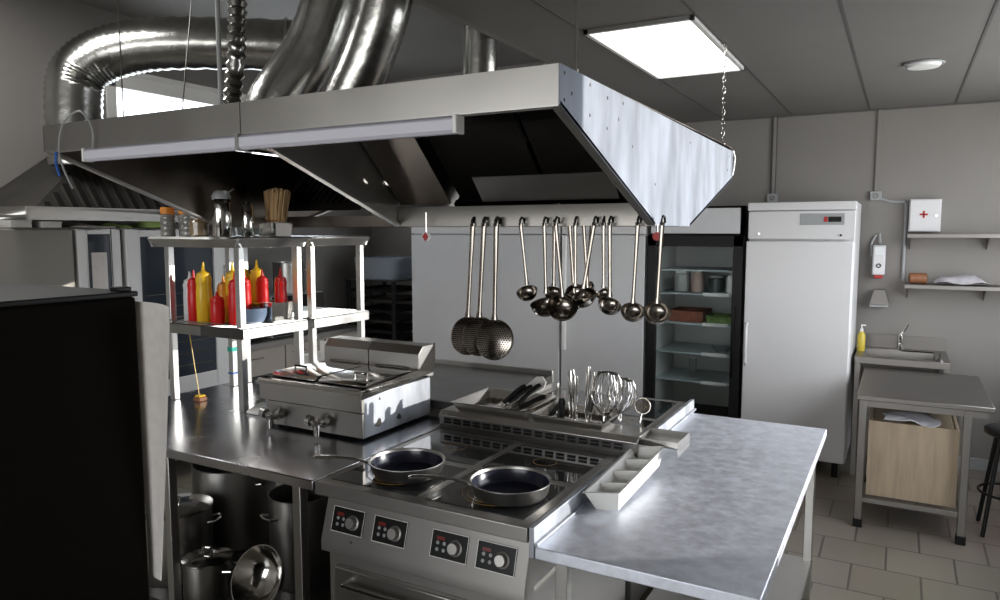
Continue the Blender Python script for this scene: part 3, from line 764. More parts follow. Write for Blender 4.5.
for k, (x0, x1) in enumerate(((FX0 + .02, -2.335), (-2.315, FX1 - .02))):
    ld = part('tank_lid', MB().prism([(FY0 + .045, ZL), (FY0 + .045, ZL + .006), (FY0 + .07, ZL + .02), (FY1 - .16, ZL + .02), (FY1 - .14, ZL + .004), (FY1 - .14, ZL)], 'x', x0, x1), CHROME, fr, bevel=.002)
    xc = (x0 + x1) / 2 + (.07 if k else -.0)
    part('lid_handle', MB().tube([(xc - .035, FY0 + .10, ZL + .018), (xc - .035, FY0 + .10, ZL + .05), (xc + .035, FY0 + .10, ZL + .05), (xc + .035, FY0 + .10, ZL + .018)], .006, 8), BLACK if k == 0 else CHROME, ld)
# control heads at the back
for x0, x1 in ((FX0 + .01, -2.33), (-2.325, FX1 - .0)):
    hd = part('control_head', MB().prism([(FY1 - .13, 1.13), (FY1 - .13, 1.225), (FY1 - .09, 1.262), (FY1, 1.262), (FY1, 1.10), (FY1 - .03, 1.10)], 'x', x0, x1), STEEL, fr, bevel=.004)
    part('lid_hinge', MB().cyl((x0 + .05, FY1 - .137, 1.155), (x1 - .05, FY1 - .137, 1.155), .007, 10), CHROME, hd)
# taps
for x in (-2.50, -2.22):
    tp = part('drain_tap', MB().cyl((x, FY0 + .005, .978), (x, FY0 - .085, .965), .015, 14).cyl((x, FY0 - .012, .976), (x, FY0 - .036, .972), .027, 8)
              .cyl((x, FY0 - .07, .970), (x, FY0 - .072, .918), .016, 12, .013).cyl((x, FY0 - .062, .968), (x - .045, FY0 - .062, .980), .013, 12), CHROME, fr)
    part('tap_handle', MB().cyl((x - .040, FY0 - .062, .980), (x - .064, FY0 - .062, .985), .024, 10), STEEL, tp)
    part('tap_lever', MB().cyl((x + .024, FY0 - .045, .985), (x + .032, FY0 - .045, 1.018), .008, 8).cyl((x, FY0 - .045, .975), (x + .036, FY0 - .045, .988), .012, 10), STEEL, tp)
for x in (FX0 + .06, FX1 - .06):
    for y in (FY0 + .06, FY1 - .09): part('foot', MB().cyl((x, y, .901), (x, y, .916), .016, 12), BLACK, fr)
for pg in ([(2.50, .955), (2.53, .985), (2.545, .98), (2.55, .955), (2.53, .945)], [(2.66, .955), (2.68, .975), (2.70, .955), (2.69, .94)], [(2.53, 1.07), (2.54, 1.08), (2.548, 1.065)]):
    part('dark_mark', MB().prism(pg, 'x', FX1, FX1 + .0006), DARKST, fr)  # small dark patches on the fryer's right side
# ---- scale beside fryer
sc = thing('kitchen_scale', 'flat black and white scale tucked left of the fryer', 'kitchen scale', (-2.76, 2.66, .9))
part('scale_body', MB().prism([(2.53, .902), (2.53, .915), (2.62, .94), (2.84, .94), (2.84, .902)], 'x', -2.865, -2.66), PLAST, sc, bevel=.004)
part('scale_plate', MB().box(-2.855, -2.67, 2.63, 2.83, .942, .950), BLACK, sc, bevel=.003)
part('scale_post', MB().box(-2.84, -2.80, 2.72, 2.74, .95, 1.03), GREYP, sc, bevel=.004)

# ---- frying pans
def frying_pan(x, y, ang, lb):
    t = thing('frying_pan', lb, 'frying pan', (x, y, RZ + .0035), ang)
    part('pan_body', MB().lathe([(0, 0), (.110, 0), (.122, .005), (.132, .018), (.139, .050), (.145, .057), (.145, .059), (.139, .058), (.1355, .050), (.1285, .020), (.118, .008), (.10, .0045)], (0, 0, 0), 40), STEEL, t, world=False)
    part('nonstick_lining', MB().lathe([(0, .0035), (.10, .0045), (.118, .008), (.1285, .020), (.1355, .050), (.134, .0498), (.127, .021), (.117, .0095), (.10, .0062), (0, .0055)], (0, 0, 0), 40), mat('nonstick_coating', (0.018, 0.02, 0.035), 0.22, noise=.1, nscale=40), t, world=False)
    part('handle', MB().tube([(-.125, 0, .036), (-.15, 0, .045), (-.20, 0, .060), (-.27, 0, .066), (-.34, 0, .067), (-.355, 0, .064)], [.009, .011, .010, .013, .015, .009], 12, flat=.45), CHROME, t, world=False)
    part('handle_rivet', MB().lathe([(0, .004), (.006, .003), (.007, 0), (0, 0)], (-.137, .012, .042), 8, Matrix.Rotation(-PI / 2, 3, 'Y')).lathe([(0, .004), (.006, .003), (.007, 0), (0, 0)], (-.137, -.012, .042), 8, Matrix.Rotation(-PI / 2, 3, 'Y')), STEEL, t, world=False)
    return t
p1 = frying_pan(-1.60, 2.17, math.radians(28), 'steel frying pan with dark lining on the left front zone')
p2 = dup(p1, (-1.155, 2.165, RZ + .0035), math.radians(29), 'steel frying pan with dark lining, nearer the right table')

# ---- white compartment tray leaning on the side guard
tr = thing('compartment_tray', 'white four compartment tray leaning against the guard between range and table', 'food tray', (-.86, 2.55, .905))
TL, TW, TH = .50, .13, .075
mt = MB(); 
mt.openbox(-TW / 2, TW / 2, -TL / 2, TL / 2, 0, TH, .004, .024, .006)
part('tray_body', mt, PLAST, tr, world=False, bevel=.003)
for k in range(1, 4):
    y = -TL / 2 + TL * k / 4
    part('divider', MB().prism([(-TW / 2 + .022, .004), (TW / 2 - .022, .004), (TW / 2 - .003, TH - .012), (-TW / 2 + .003, TH - .012)], 'y', y - .003, y + .003), PLAST, tr, world=False)
tr.location = (-.855, 2.56, .862); tr.rotation_euler = (math.radians(4.0), math.radians(-10), math.radians(-2))

part('riser_dark_strip', MB().box(RX0 + .005, -.905, 2.772, 2.786, RZ + .001, .922), DARKST, rng)  # dark strip imitating the dark reflection low on the riser front
# ---- riser: knife pan, bowl, utensils
kp = solo('gastronorm_pan', MB().openbox(-1.80, -1.42, 2.80, 3.14, .986, 1.03, .002, .02, .008), CHROME, 'shallow steel pan with the black handled knives', 'steel pan', (-1.6, 2.97, .986))
kp2 = solo('gastronorm_pan', MB().openbox(-1.40, -1.06, 2.81, 3.06, .986, 1.02, .002, .012, .008), CHROME, 'shallow steel pan under the whisks and tall utensils', 'steel pan', (-1.23, 2.93, .986))
def knife(x, y, z, rot, lb, L=.15, name='kitchen_knife'):
    t = thing(name, lb, 'knife', (x, y, z), 0, 'black handled knives in the shallow pan')
    t.rotation_euler = rot
    part('handle', MB().tube([(0, 0, 0), (.03, 0, 0), (.07, 0, .003), (.115, 0, 0), (.13, 0, -.004)], [.012, .014, .0135, .015, .012], 10, flat=.75), BLACK, t, world=False)
    part('blade', MB().prism([(0, .010), (-L, .004), (-L * 1.05, -.004), (-L * .5, -.016), (0, -.016)], 'y', -.001, .001), CHROME, t, world=False)
    return t
def rz_to(ax, el): return (0, -el, ax)
knife(-1.575, 2.88, 1.035, rz_to(math.radians(32), math.radians(38)), 'black handled knife, leftmost in the shallow pan', .06)
knife(-1.545, 2.885, 1.035, rz_to(math.radians(34), math.radians(37)), 'black handled knife, second from the left in pan', .06)
knife(-1.51, 2.91, 1.035, rz_to(math.radians(36), math.radians(40)), 'black handled knife in front of the white spatula', .06)
knife(-1.475, 2.85, 1.025, rz_to(math.radians(25), math.radians(27)), 'black handled knife, lying lowest at the pan right side', .06)
t = thing('spatula', 'white plastic scraper blade raised out of the knife pan', 'spatula', (-1.56, 2.98, 1.03))
t.rotation_euler = (math.radians(50), math.radians(-35), math.radians(28))
part('spatula_blade', MB().prism([(.0, -.026), (.14, -.036), (.165, -.018), (.165, .018), (.14, .036), (0, .026)], 'z', 0, .006), PLAST, t, world=False, bevel=.002)
part('handle', MB().tube([(0, 0, .003), (-.05, 0, .003)], .008, 8), PLAST, t, world=False)

def whisk(x, y, z, R, H, n, lean, lb, hl=.13):
    t = thing('whisk', lb, 'whisk', (x, y, z)); t.rotation_euler = lean
    m = MB()
    for k in range(n):
        a = PI * k / n
        pts = []
        for i in range(19):
            u = i / 18 * PI
            rr_ = R * math.sin(u) ** .75 if 0 < i < 18 else .004
            zz = hl + H * (1 - abs(math.cos(u / 1.0)) ** 1.6) if False else None
        # loop: up one side, over, down the other
        for i in range(21):
            s_ = i / 20 * 2 - 1           # -1..1
            zz = hl + H * (1 - abs(s_) ** 2.6)
            rr_ = R * (math.sin(PI * (1 - abs(s_)) * .5 + 0) if abs(s_) > 1 else math.sin(s_ * PI) ) if False else 0
            # bulb outline
            v = 1 - abs(s_)                # 0 at handle, 1 at the tip
            rad = R * math.sin(PI * min(1, (v * .5 + .0)) * 2) if v < .5 else R * math.cos((v - .5) * PI)
            rad = R * math.sin(min(v, .62) / .62 * PI / 2) if v < .62 else R * math.sqrt(max(0, 1 - ((v - .62) / .38) ** 2))
            zz = hl + H * (v * .78 + .0) if v < .62 else hl + H * (.62 * .78 + (1 - .62 * .78) * math.sin((v - .62) / .38 * PI / 2))
            sg = -1 if s_ < 0 else 1
            rad = max(rad, .004) if v < .99 else rad
            pts.append((sg * rad * math.cos(a), sg * rad * math.sin(a), zz))
        m.tube(pts, .0018, 5)
    part('wire_loops', m, CHROME, t, world=False)
    part('handle', MB().lathe([(0, 0), (.010, 0), (.012, .01), (.010, hl * .5), (.009, hl + .02), (0, hl + .02)], (0, 0, 0), 14), CHROME, t, world=False)
    return t
zu = .99
whisk(-1.095, 2.91, zu, .068, .20, 14, (math.radians(-3), math.radians(3), 0), 'large wire balloon whisk standing head up in the pan', hl=.03)
whisk(-1.055, 2.99, zu, .060, .165, 12, (math.radians(2), math.radians(7), 0), 'wire balloon whisk leaning right behind the largest whisk', hl=.03)
t = thing('slotted_turner', 'small wire mesh skimmer head right of the whisks', 'skimmer', (-.965, 3.0, zu)); t.rotation_euler = (math.radians(-8), math.radians(8), 0)
m = MB().torus((0, 0, .075), .034, .0022, 24, 6, Matrix.Rotation(PI / 2, 3, 'X'))
for k in range(-5, 6):
    u = k * .006; v = math.sqrt(max(0, .034 ** 2 - u * u))
    m.cyl((u, 0, .075 - v), (u, 0, .075 + v), .0013, 4); m.cyl((-v, 0, .075 + u), (v, 0, .075 + u), .0013, 4)
part('mesh_head', m, LADLEM, t, world=False)
part('handle', MB().cyl((0, 0, .0), (0, 0, .042), .004, 8), CHROME, t, world=False)
def rod_utensil(x, y, H, r, lean, lb, m=None, head=None):
    t = thing('steel_utensil', lb, 'utensil', (x, y, zu), 0, 'upright steel utensils in the pan'); t.rotation_euler = lean
    part('handle', MB().tube([(0, 0, 0), (0, 0, H * .5), (0, 0, H - .02), (0, 0, H)], [r * .8, r, r * 1.15, r * .8], 12, flat=.8), m or CHROME, t, world=False)
    if head: part('handle_grip', MB().lathe([(0, H * .2), (r * 1.3, H * .2), (r * 1.5, H * .4), (r * 1.3, H * .62), (0, H * .63)], (0, 0, 0), 12), head, t, world=False)
    return t
rod_utensil(-1.305, 2.90, .16, .009, (0, math.radians(-1), 0), 'thin short steel rod handle at the left of the standing utensils')
rod_utensil(-1.26, 2.95, .215, .016, (0, math.radians(-2), 0), 'thick round steel tube, tallest left utensil')
rod_utensil(-1.225, 2.90, .20, .012, (0, 0, 0), 'flat steel handle right of the thick tube')
rod_utensil(-1.195, 2.96, .235, .010, (0, math.radians(2), 0), 'tallest slender steel handle in the middle')
rod_utensil(-1.17, 2.93, .22, .009, (0, math.radians(6), 0), 'steel handle leaning right just before the whisks', head=DARKST)
rod_utensil(-1.275, 2.87, .10, .014, (0, 0, 0), 'short black grip among the standing utensils', m=BLACK)
rod_utensil(-1.345, 2.87, .10, .010, (math.radians(-10), math.radians(38), 0), 'black handle leaning left of the steel rods', m=BLACK)

# ================================================================== HANGING LADLES
def ladle(x0, x1, zb, r, lb, y=2.60, z0=HB + .012, kind='ladle', rz=0.0):
    """hook at (x0, z0), bowl centre at (x1, zb)"""
    t = thing(kind, lb, 'skimmer' if kind == 'skimmer' else 'ladle', (x0, y, z0), 0, 'ladles and skimmers hanging from the hood')
    dx = x1 - x0; dz = zb - z0
    hw = .0085 if kind == 'ladle' else .0125
    top = Vector((0, 0, 0)); bot = Vector((dx, 0, dz + r * (.9 if kind == 'ladle' else .95)))
    part('handle', MB().tube([top, top.lerp(bot, .1), top.lerp(bot, .55), top.lerp(bot, .93), bot], [hw * 1.15, hw, hw * .8, hw * .85, hw * 1.3], 10, flat=.45), LADLEM, t, world=False)
    part('hook', MB().tube([(0, 0, -.012), (0, -.004, .008), (0, .010, .022), (0, .030, .018), (0, .036, -.002)], .0048 if kind == 'ladle' else .008, 8), BLACK, t, world=False)
    if kind == 'ladle':
        # bowl: thin hemisphere, opening turned up and to the side
        M3 = Matrix.Rotation(math.radians(random.uniform(-28, 28)), 3, 'Y') @ Matrix.Rotation(math.radians(random.uniform(15, 50)), 3, 'X')
        P = []
        for i in range(9):
            a = -PI / 2 + PI / 2 * i / 8
            P.append((r * math.cos(a), r * .85 * math.sin(a)))
        P[0] = (0, P[0][1])
        P.append((r * 1.03, .002))
        for i in range(8, -1, -1):
            a = -PI / 2 + PI / 2 * i / 8
            P.append((r * .95 * math.cos(a) if i else 0, r * .80 * math.sin(a)))
        part('bowl', MB().lathe(P, (dx, 0, dz + r * .25), 26, M3), LADLEM, t, world=False)
    else:
        M3 = Matrix.Rotation(math.radians(78), 3, 'X')
        P = [(0, .016), (r * .5, .012), (r * .9, .003), (r, -.002), (r * 1.02, 0), (r, .002), (r * .9, .0055), (r * .5, .0145), (0, .0185)]
        hdo = part('perforated_head', MB().lathe(P, (dx, 0, dz), 36, M3, (1, .95)), LADLEM, t, world=False)
        hl = MB(); st = .0105
        n = int(r / st) + 1
        for i in range(-n, n + 1):
            for j in range(-n, n + 1):
                u = (i + .5 * (j % 2)) * st; v = j * st * .87
                q = math.hypot(u, v)
                if q < r * .9:
                    zz = .016 * (1 - (q / r) ** 2)
                    c_ = M3 @ Vector((u, v * .95, zz))
                    hl.lathe([(0, -.0005), (.0028, -.0005), (.0028, .0045), (0, .0045)], c_ + Vector((dx, 0, dz)), 6, M3)
        part('hole', hl, BLACKM, hdo, world=False, kind='stuff')
    return t
ladle(-1.582, -1.609, 1.374, .086, 'perforated skimmer, leftmost of the three hanging together', 2.628, kind='skimmer')
ladle(-1.519, -1.544, 1.378, .086, 'perforated skimmer, middle of the three hanging together', 2.613, kind='skimmer')
ladle(-1.453, -1.462, 1.371, .088, 'perforated skimmer, rightmost and nearest of the three', 2.598, kind='skimmer')
LD = [(-1.353, -1.323, 1.566, .038, 'small ladle just right of the skimmers, hanging alone', 2.60),
      (-1.248, -1.239, 1.518, .055, 'large ladle at the left of the crowded ladle bunch', 2.60),
      (-1.222, -1.224, 1.566, .034, 'small ladle partly hidden above the left large bowl', 2.64),
      (-1.192, -1.160, 1.511, .053, 'large ladle in front at the middle of the bunch', 2.585),
      (-1.162, -1.140, 1.535, .040, 'medium ladle behind the front large one', 2.65),
      (-1.124, -1.121, 1.570, .035, 'ladle with bowl showing just above the middle large bowl', 2.62),
      (-1.107, -1.085, 1.562, .033, 'narrow handled ladle in the right half of the bunch', 2.66),
      (-1.082, -1.104, 1.585, .030, 'smallest ladle crossing behind the right half of the bunch', 2.69),
      (-1.037, -1.079, 1.556, .043, 'ladle slanting left at the right edge of the bunch', 2.60),
      (-1.012, -1.008, 1.575, .027, 'small ladle hanging straight right of the bunch', 2.63),
      (-.976, -.971, 1.531, .040, 'medium ladle with straight handle, third from the right', 2.60),
      (-.866, -.880, 1.511, .040, 'medium ladle slanting left, second from the right', 2.60),
      (-.775, -.788, 1.511, .044, 'rightmost ladle hanging below the hood end plate', 2.60)]
for a in LD: ladle(a[0] + .01, a[1] + .01, a[2], a[3] * 1.12, a[4], a[5])
# small red and white valve tag on the hood edge
t = thing('hook_tag', 'small red and white tag on a pin below the hood, left of skimmers', 'tag', (-1.80, 2.60, 1.83))
part('pin', MB().cyl((-1.80, 2.60, 1.80), (-1.80, 2.60, 1.90), .003, 8), CHROME, t)
part('tag_disc', MB().lathe([(0, -.006), (.02, -.006), (.02, .006), (0, .006)], (-1.80, 2.60, 1.795), 16, Matrix.Rotation(PI / 2, 3, 'X')), PLAST, t)
part('tag_mark', MB().prism([(-1.815, 1.795), (-1.80, 1.775), (-1.785, 1.795), (-1.80, 1.815)], 'y', 2.590, 2.5938), REDM, t)
t = thing('hook_tag', 'small red tag behind the rightmost ladle handle', 'tag', (-.80, 2.66, 1.79))
part('tag_disc', MB().lathe([(0, -.005), (.016, -.005), (.016, .005), (0, .005)], (-.80, 2.655, 1.80), 14, Matrix.Rotation(PI / 2, 3, 'X')), REDM, t)
part('pin', MB().cyl((-.80, 2.655, 1.81), (-.80, 2.655, 1.845), .003, 8), CHROME, t)

# ================================================================== BACK ROW
# white upright freezer
fz = thing('upright_freezer', 'white upright freezer with solid door and small control display', 'freezer', (-.66, 6.0, 0))
X0, X1, Y0, Y1 = -1.03, -.295, 5.70, 6.42
part('freezer_body', MB().box(X0 + .01, X1, Y0 + .05, Y1, .12, 2.03), WHITE, fz, bevel=.006)
part('door', MB().box(X0, X1 - .005, Y0, Y0 + .048, .13, 1.745), WHITE, fz, bevel=.008)
tpn = part('top_panel', MB().box(X0 + .01, X1, Y0 + .005, Y0 + .05, 1.76, 1.965).box(X0 + .005, X1 + .005, Y0 - .005, Y0 + .05, 1.97, 2.03), WHITE, fz, bevel=.005)
dsp = part('display_plate', MB().box(-.655, -.365, Y0 - .001, Y0 + .004, 1.865, 1.945), GREYP, tpn, bevel=.002)
part('display', MB().box(-.47, -.385, Y0 - .004, Y0 - .0015, 1.885, 1.922), BLACK, tpn)
part('switch', MB().box(-.50, -.475, Y0 - .004, Y0 - .0015, 1.885, 1.922), REDM, tpn)
part('lock', MB().cyl((-.94, Y0 - .006, 1.80), (-.94, Y0 + .005, 1.80), .009, 12), CHROME, tpn)
part('lock', MB().cyl((-.385, Y0 - .006, 1.79), (-.385, Y0 + .005, 1.79), .008, 12), BLACK, tpn)
part('door_handle', MB().tube([(X0 + .025, Y0, 1.12), (X0 + .025, Y0 - .035, 1.10), (X0 + .025, Y0 - .035, .83), (X0 + .025, Y0, .81)], .012, 10), WHITE, fz)
for x in (X0 + .07, X1 - .07):
    for y in (Y0 + .1, Y1 - .08): part('foot', MB().cyl((x, y, 0), (x, y, .12), .022, 12), BLACK, fz)

# glass door display fridge
gf = thing('display_fridge', 'black framed glass door fridge left of the white freezer', 'fridge', (-1.42, 6.0, 0))
X0, X1 = -1.79, -1.05
part('fridge_body', MB().box(X0, X0 + .04, Y0 + .06, Y1, .1, 2.01).box(X1 - .04, X1, Y0 + .06, Y1, .1, 2.01).box(X0, X1, Y1 - .04, Y1, .1, 2.01).box(X0, X1, Y0 + .06, Y1, 1.76, 2.01).box(X0, X1, Y0 + .06, Y1, .1, .3), BLACK, gf, bevel=.004)
part('inner_lining', MB().box(X0 + .041, X0 + .045, Y0 + .07, Y1 - .045, .3, 1.76).box(X1 - .045, X1 - .041, Y0 + .07, Y1 - .045, .3, 1.76).box(X0 + .045, X1 - .045, Y1 - .047, Y1 - .041, .3, 1.76), mat('fridge_lining', (.66, .66, .63), .4), gf)
part('door_frame', MB().box(X0, X0 + .07, Y0, Y0 + .055, .12, 1.785).box(X1 - .075, X1, Y0, Y0 + .055, .12, 1.785).box(X0, X1, Y0, Y0 + .055, 1.70, 1.785).box(X0, X1, Y0, Y0 + .055, .12, .24), BLACK, gf, bevel=.004)
part('door_pane', MB().box(X0 + .07, X1 - .075, Y0 + .02, Y0 + .026, .24, 1.70), PANE, gf)
part('sign_panel', MB().box(X0 + .015, X1 - .035, Y0 + .02, Y0 + .06, 1.80, 1.995), WHITE2, gf, bevel=.004)
part('door_handle', MB().box(X1 - .06, X1 - .045, Y0 - .03, Y0 - .015, .7, 1.25).box(X1 - .06, X1 - .045, Y0 - .03, Y0, .7, .72).box(X1 - .06, X1 - .045, Y0 - .03, Y0, 1.23, 1.25), BLACK, gf, bevel=.002)
for z in (.60, .83, 1.07, 1.31):
    part('shelf', MB().box(X0 + .05, X1 - .05, Y0 + .12, Y1 - .06, z, z + .012), mat('fridge_shelf', (.42, .48, .49), .3), gf, bevel=.001)
    part('price_rail', MB().box(X1 - .32, X1 - .12, Y0 + .112, Y0 + .118, z - .005, z + .022), PLAST, gf)
part('shelf', MB().box(X0 + .05, X1 - .05, Y0 + .12, Y1 - .06, 1.50, 1.512), mat('fridge_shelf', (.42, .48, .49), .3), gf, bevel=.001)
for x in (X0 + .07, X1 - .07):
    for y in (Y0 + .12, Y1 - .08): part('foot', MB().cyl((x, y, 0), (x, y, .1), .022, 12), BLACK, gf)
# contents
def vessel(name, x, y, z, r, h, m, lb, cat, grp=None):
    t = thing(name, lb, cat, (x, y, z), 0, grp)
    part('body', MB().lathe([(0, 0), (r * .9, 0), (r, .006), (r, h * .82), (r * .8, h * .9), (0, h * .9)], (0, 0, 0), 18), m, t, world=False)
    part('lid', MB().lathe([(0, h * .9), (r * .82, h * .9), (r * .82, h), (0, h)], (0, 0, 0), 18), PLAST, t, world=False)
    return t
FS = 'containers inside the display fridge'
vessel('food_tub', -1.58, 5.95, 1.323, .055, .17, mat('tub_grey', (.35, .36, .34), .4), 'grey tub on upper fridge shelf, left of the pinkish one', 'food tub', FS)
vessel('food_tub', -1.45, 5.95, 1.323, .05, .18, mat('tub_pink', (.45, .32, .28), .4), 'pinkish tall tub on the upper fridge shelf', 'food tub', FS)
vessel('food_tub', -1.32, 6.05, 1.323, .06, .13, GREYG, 'dark tub in the middle of the upper fridge shelf', 'food tub', FS)
vessel('milk_bottle', -1.17, 5.90, 1.323, .035, .15, PLAST, 'white bottle at the right end of the upper fridge shelf', 'bottle', None)
gn_pan(-1.66, -1.38, 5.88, 6.2, 1.083, .09, 'red brown food box on the second fridge shelf', 'food box', None, FOODR, 'food_box')
gn_pan(-1.35, -1.14, 5.86, 6.1, 1.083, .06, 'flat box with greens on the second fridge shelf', 'food box', None, FOODG, 'food_box')
vessel('glass_bottle', -1.48, 6.0, .613, .03, .17, GLASS, 'clear bottle on the lowest visible fridge shelf', 'bottle')
solo('glass_bowl', MB().lathe([(0, 0), (.04, 0), (.08, .05), (.077, .05), (.038, .004), (0, .004)], (-1.24, 5.95, .843), 20), GLASS, 'clear glass bowl on the third fridge shelf', 'bowl', (-1.24, 5.95, .843))

# white storage fridges
def wfridge(x0, x1, lb, handles, seam=None):
    t = thing('white_fridge', lb, 'fridge', ((x0 + x1) / 2, 6.0, 0))
    part('fridge_body', MB().box(x0, x1, 5.75, 6.42, .1, 2.03), WHITE2, t, bevel=.004)
    if seam:
        part('door', MB().box(x0, seam - .002, 5.70, 5.748, .13, 1.785), WHITE2, t, bevel=.003)
        part('door', MB().box(seam + .002, x1, 5.70, 5.748, .13, 1.785), WHITE2, t, bevel=.003)
    else:
        part('door', MB().box(x0, x1, 5.70, 5.748, .13, 1.785), WHITE2, t, bevel=.003)
    part('top_panel', MB().box(x0, x1, 5.70, 5.748, 1.795, 2.03), WHITE, t, bevel=.003)
    for h in handles:
        part('door_handle', MB().box(h - .018, h + .018, 5.672, 5.70, .80, 1.78), PLAST, t, bevel=.006)
    for x in (x0 + .07, x1 - .07):
        for y in (5.82, 6.34): part('foot', MB().cyl((x, y, 0), (x, y, .1), .022, 12), BLACK, t)
    return t
wfridge(-4.12, -2.565, 'wide white fridge with two doors behind the fryer', (), -3.37)
wfridge(-2.545, -1.815, 'white single door fridge with long handle, left of the display fridge', (-2.515,))

# ================================================================== RIGHT BACK CORNER
fa_ = thing('first_aid_cabinet', 'white first aid cabinet with red cross on the wall shelf', 'first aid cabinet', (.14, YB, 1.80))
part('cabinet_body', MB().box(.035, .245, YB - .10, YB - .002, 1.815, 2.06), WHITE, fa_, bevel=.004)
dr = part('door', MB().box(.042, .238, YB - .112, YB - .101, 1.82, 2.053), WHITE, fa_, bevel=.003)
part('red_cross', MB().box(.125, .139, YB - .1145, YB - .1122, 1.918, 1.972).box(.105, .159, YB - .1145, YB - .1122, 1.938, 1.952), REDM, dr)
part('door_lock', MB().cyl((.215, YB - .118, 1.935), (.215, YB - .112, 1.935), .009, 12), CHROME, dr)
DIMST = mat('dimmed_corner_steel', (0.25, 0.235, 0.22), 0.38, 1.0)  # dimness of the back corner put into the steel colour
def wshelf(z, lb):
    t = thing('wall_shelf', lb, 'shelf', (.7, YB, z))
    part('shelf_board', MB().box(.03, 1.05, YB - .25, YB - .002, z - .004, z).box(.03, 1.05, YB - .25, YB - .246, z - .03, z), DIMST, t, bevel=.001)
    for x in (.05, .55, 1.02): part('bracket', MB().prism([(YB - .22, z - .005), (YB - .003, z - .005), (YB - .003, z - .12)], 'x', x - .003, x + .003), DIMST, t)
    return t
wshelf(1.80, 'upper steel wall shelf carrying the first aid cabinet')
wshelf(1.42, 'lower steel wall shelf with a wrapped bag on it')
gb = []
for i in range(9):
    rowp = []
    for j in range(7):
        u = i / 8; v = j / 6
        h = .012 + .06 * math.sin(PI * u) ** .7 * math.sin(PI * v) ** .6 + .012 * math.sin(9 * u + 3 * v)
        rowp.append((.22 + .34 * u, YB - .22 + .16 * v, 1.425 + max(.004, h)))
    gb.append(rowp)
solo('plastic_bag', MB().sheet(gb, .004), mat('clear_bag', (.42, .40, .42), .35, noise=.2, nscale=20, bump=.5), 'crumpled translucent bag on the lower wall shelf', 'bag', (.39, YB - .14, 1.425))
t = thing('adhesive_roll', 'dark brown roll standing at the left end of the lower shelf', 'roll', (.12, YB - .12, 1.42))
part('roll_body', MB().cyl((.06, YB - .14, 1.462), (.17, YB - .12, 1.462), .04, 20), HANDLEW, t)
part('roll_core', MB().cyl((.168, YB - .12, 1.462), (.178, YB - .118, 1.462), .018, 16), BLACK, t)
# wall soap dispenser
sd = thing('soap_dispenser', 'white wall soap dispenser with red base and round mark', 'soap dispenser', (-.155, YB, 1.45))
part('dispenser_body', MB().box(-.20, -.11, YB - .09, YB - .002, 1.475, 1.71), WHITE, sd, bevel=.012)
part('refill_window', MB().box(-.19, -.12, YB - .098, YB - .089, 1.63, 1.70), CLEARP, sd, bevel=.004)
part('push_bar', MB().box(-.185, -.125, YB - .09, YB - .01, 1.45, 1.475), REDM, sd, bevel=.006)
part('round_mark', MB().torus((-.155, YB - .0925, 1.55), .014, .004, 20, 6, Matrix.Rotation(PI / 2, 3, 'X')), BLACK, sd)
solo('hose', MB().tube([(-.21, YB - .02, 1.62), (-.215, YB - .02, 1.72), (-.19, YB - .02, 1.78), (-.16, YB - .02, 1.80), (-.15, YB - .03, 1.72)], .009, 8), GREYP, 'grey hose arching above the soap dispenser', 'hose', (-.2, YB - .02, 1.62))
pt = thing('towel_dispenser', 'small pale towel dispenser box above the sink', 'towel dispenser', (-.14, YB, 1.22))
part('dispenser_body', MB().prism([(-.21, 1.24), (-.18, 1.36), (-.10, 1.36), (-.07, 1.24)], 'y', YB - .1, YB - .002), WALL, pt, bevel=.006)
part('outlet', MB().box(-.205, -.075, YB - .10, YB - .01, 1.225, 1.24), GREYP, pt, bevel=.003)

# wash sink against the wall
sk = thing('wash_sink', 'stainless wash sink against the back wall beside freezer', 'sink', (0, 6.2, 0))
part('sink_top', MB().box(-.27, .33, 5.90, 5.96, .85, .90).box(-.27, .33, 6.40, 6.48, .85, .90).box(-.27, -.22, 5.96, 6.40, .85, .90).box(.25, .33, 5.96, 6.40, .85, .90), DIMST, sk, bevel=.003)
part('basin', MB().openbox(-.222, .252, 5.958, 6.402, .65, .888, .003, .03), DIMST, sk)
part('backsplash', MB().box(-.27, .33, 6.482, 6.496, .85, 1.0), DIMST, sk, bevel=.002)
for x in (-.25, .31):
    for y in (5.93, 6.45): part('leg', MB().box(x - .018, x + .018, y - .018, y + .018, 0, .85), DIMST, sk, bevel=.002)
fc = thing('mixer_tap', 'chrome mixer tap with raised lever on the wash sink', 'tap', (.02, 6.43, .9))
part('tap_body', MB().lathe([(0, 0), (.025, 0), (.025, .01), (.02, .015), (.02, .10), (.015, .115), (0, .118)], (.02, 6.43, .901), 18), CHROME, fc)
part('spout', MB().tube([(.02, 6.42, .98), (.02, 6.36, 1.01), (.02, 6.30, 1.0), (.02, 6.28, .975)], .011, 10), CHROME, fc)
part('lever', MB().tube([(.02, 6.43, 1.015), (.045, 6.42, 1.05), (.07, 6.40, 1.10)], [.008, .007, .006], 8), CHROME, fc)
solo('sink_strainer', MB().lathe([(0, 0), (.028, 0), (.024, .01), (.006, .03), (.006, .06), (0, .062)], (.27, 5.93, .90), 16), DARKST, 'small dark plug standing on the sink right corner', 'plug', (.27, 5.93, .90))
t = thing('soap_bottle', 'yellow soap bottle on the left edge of the sink', 'bottle', (-.245, 6.2, .9))
part('bottle_body', MB().lathe([(0, 0), (.026, 0), (.028, .01), (.028, .12), (.012, .15), (0, .15)], (-.243, 6.2, .901), 16), mat('yellow_soap', (.55, .42, .05), .3), t)
part('pump_cap', MB().lathe([(.012, .15), (.012, .17), (.004, .175), (.004, .2), (0, .2)], (-.243, 6.2, .901), 12).box(-.248, -.215, 6.195, 6.205, 1.095, 1.104), PLAST, t)

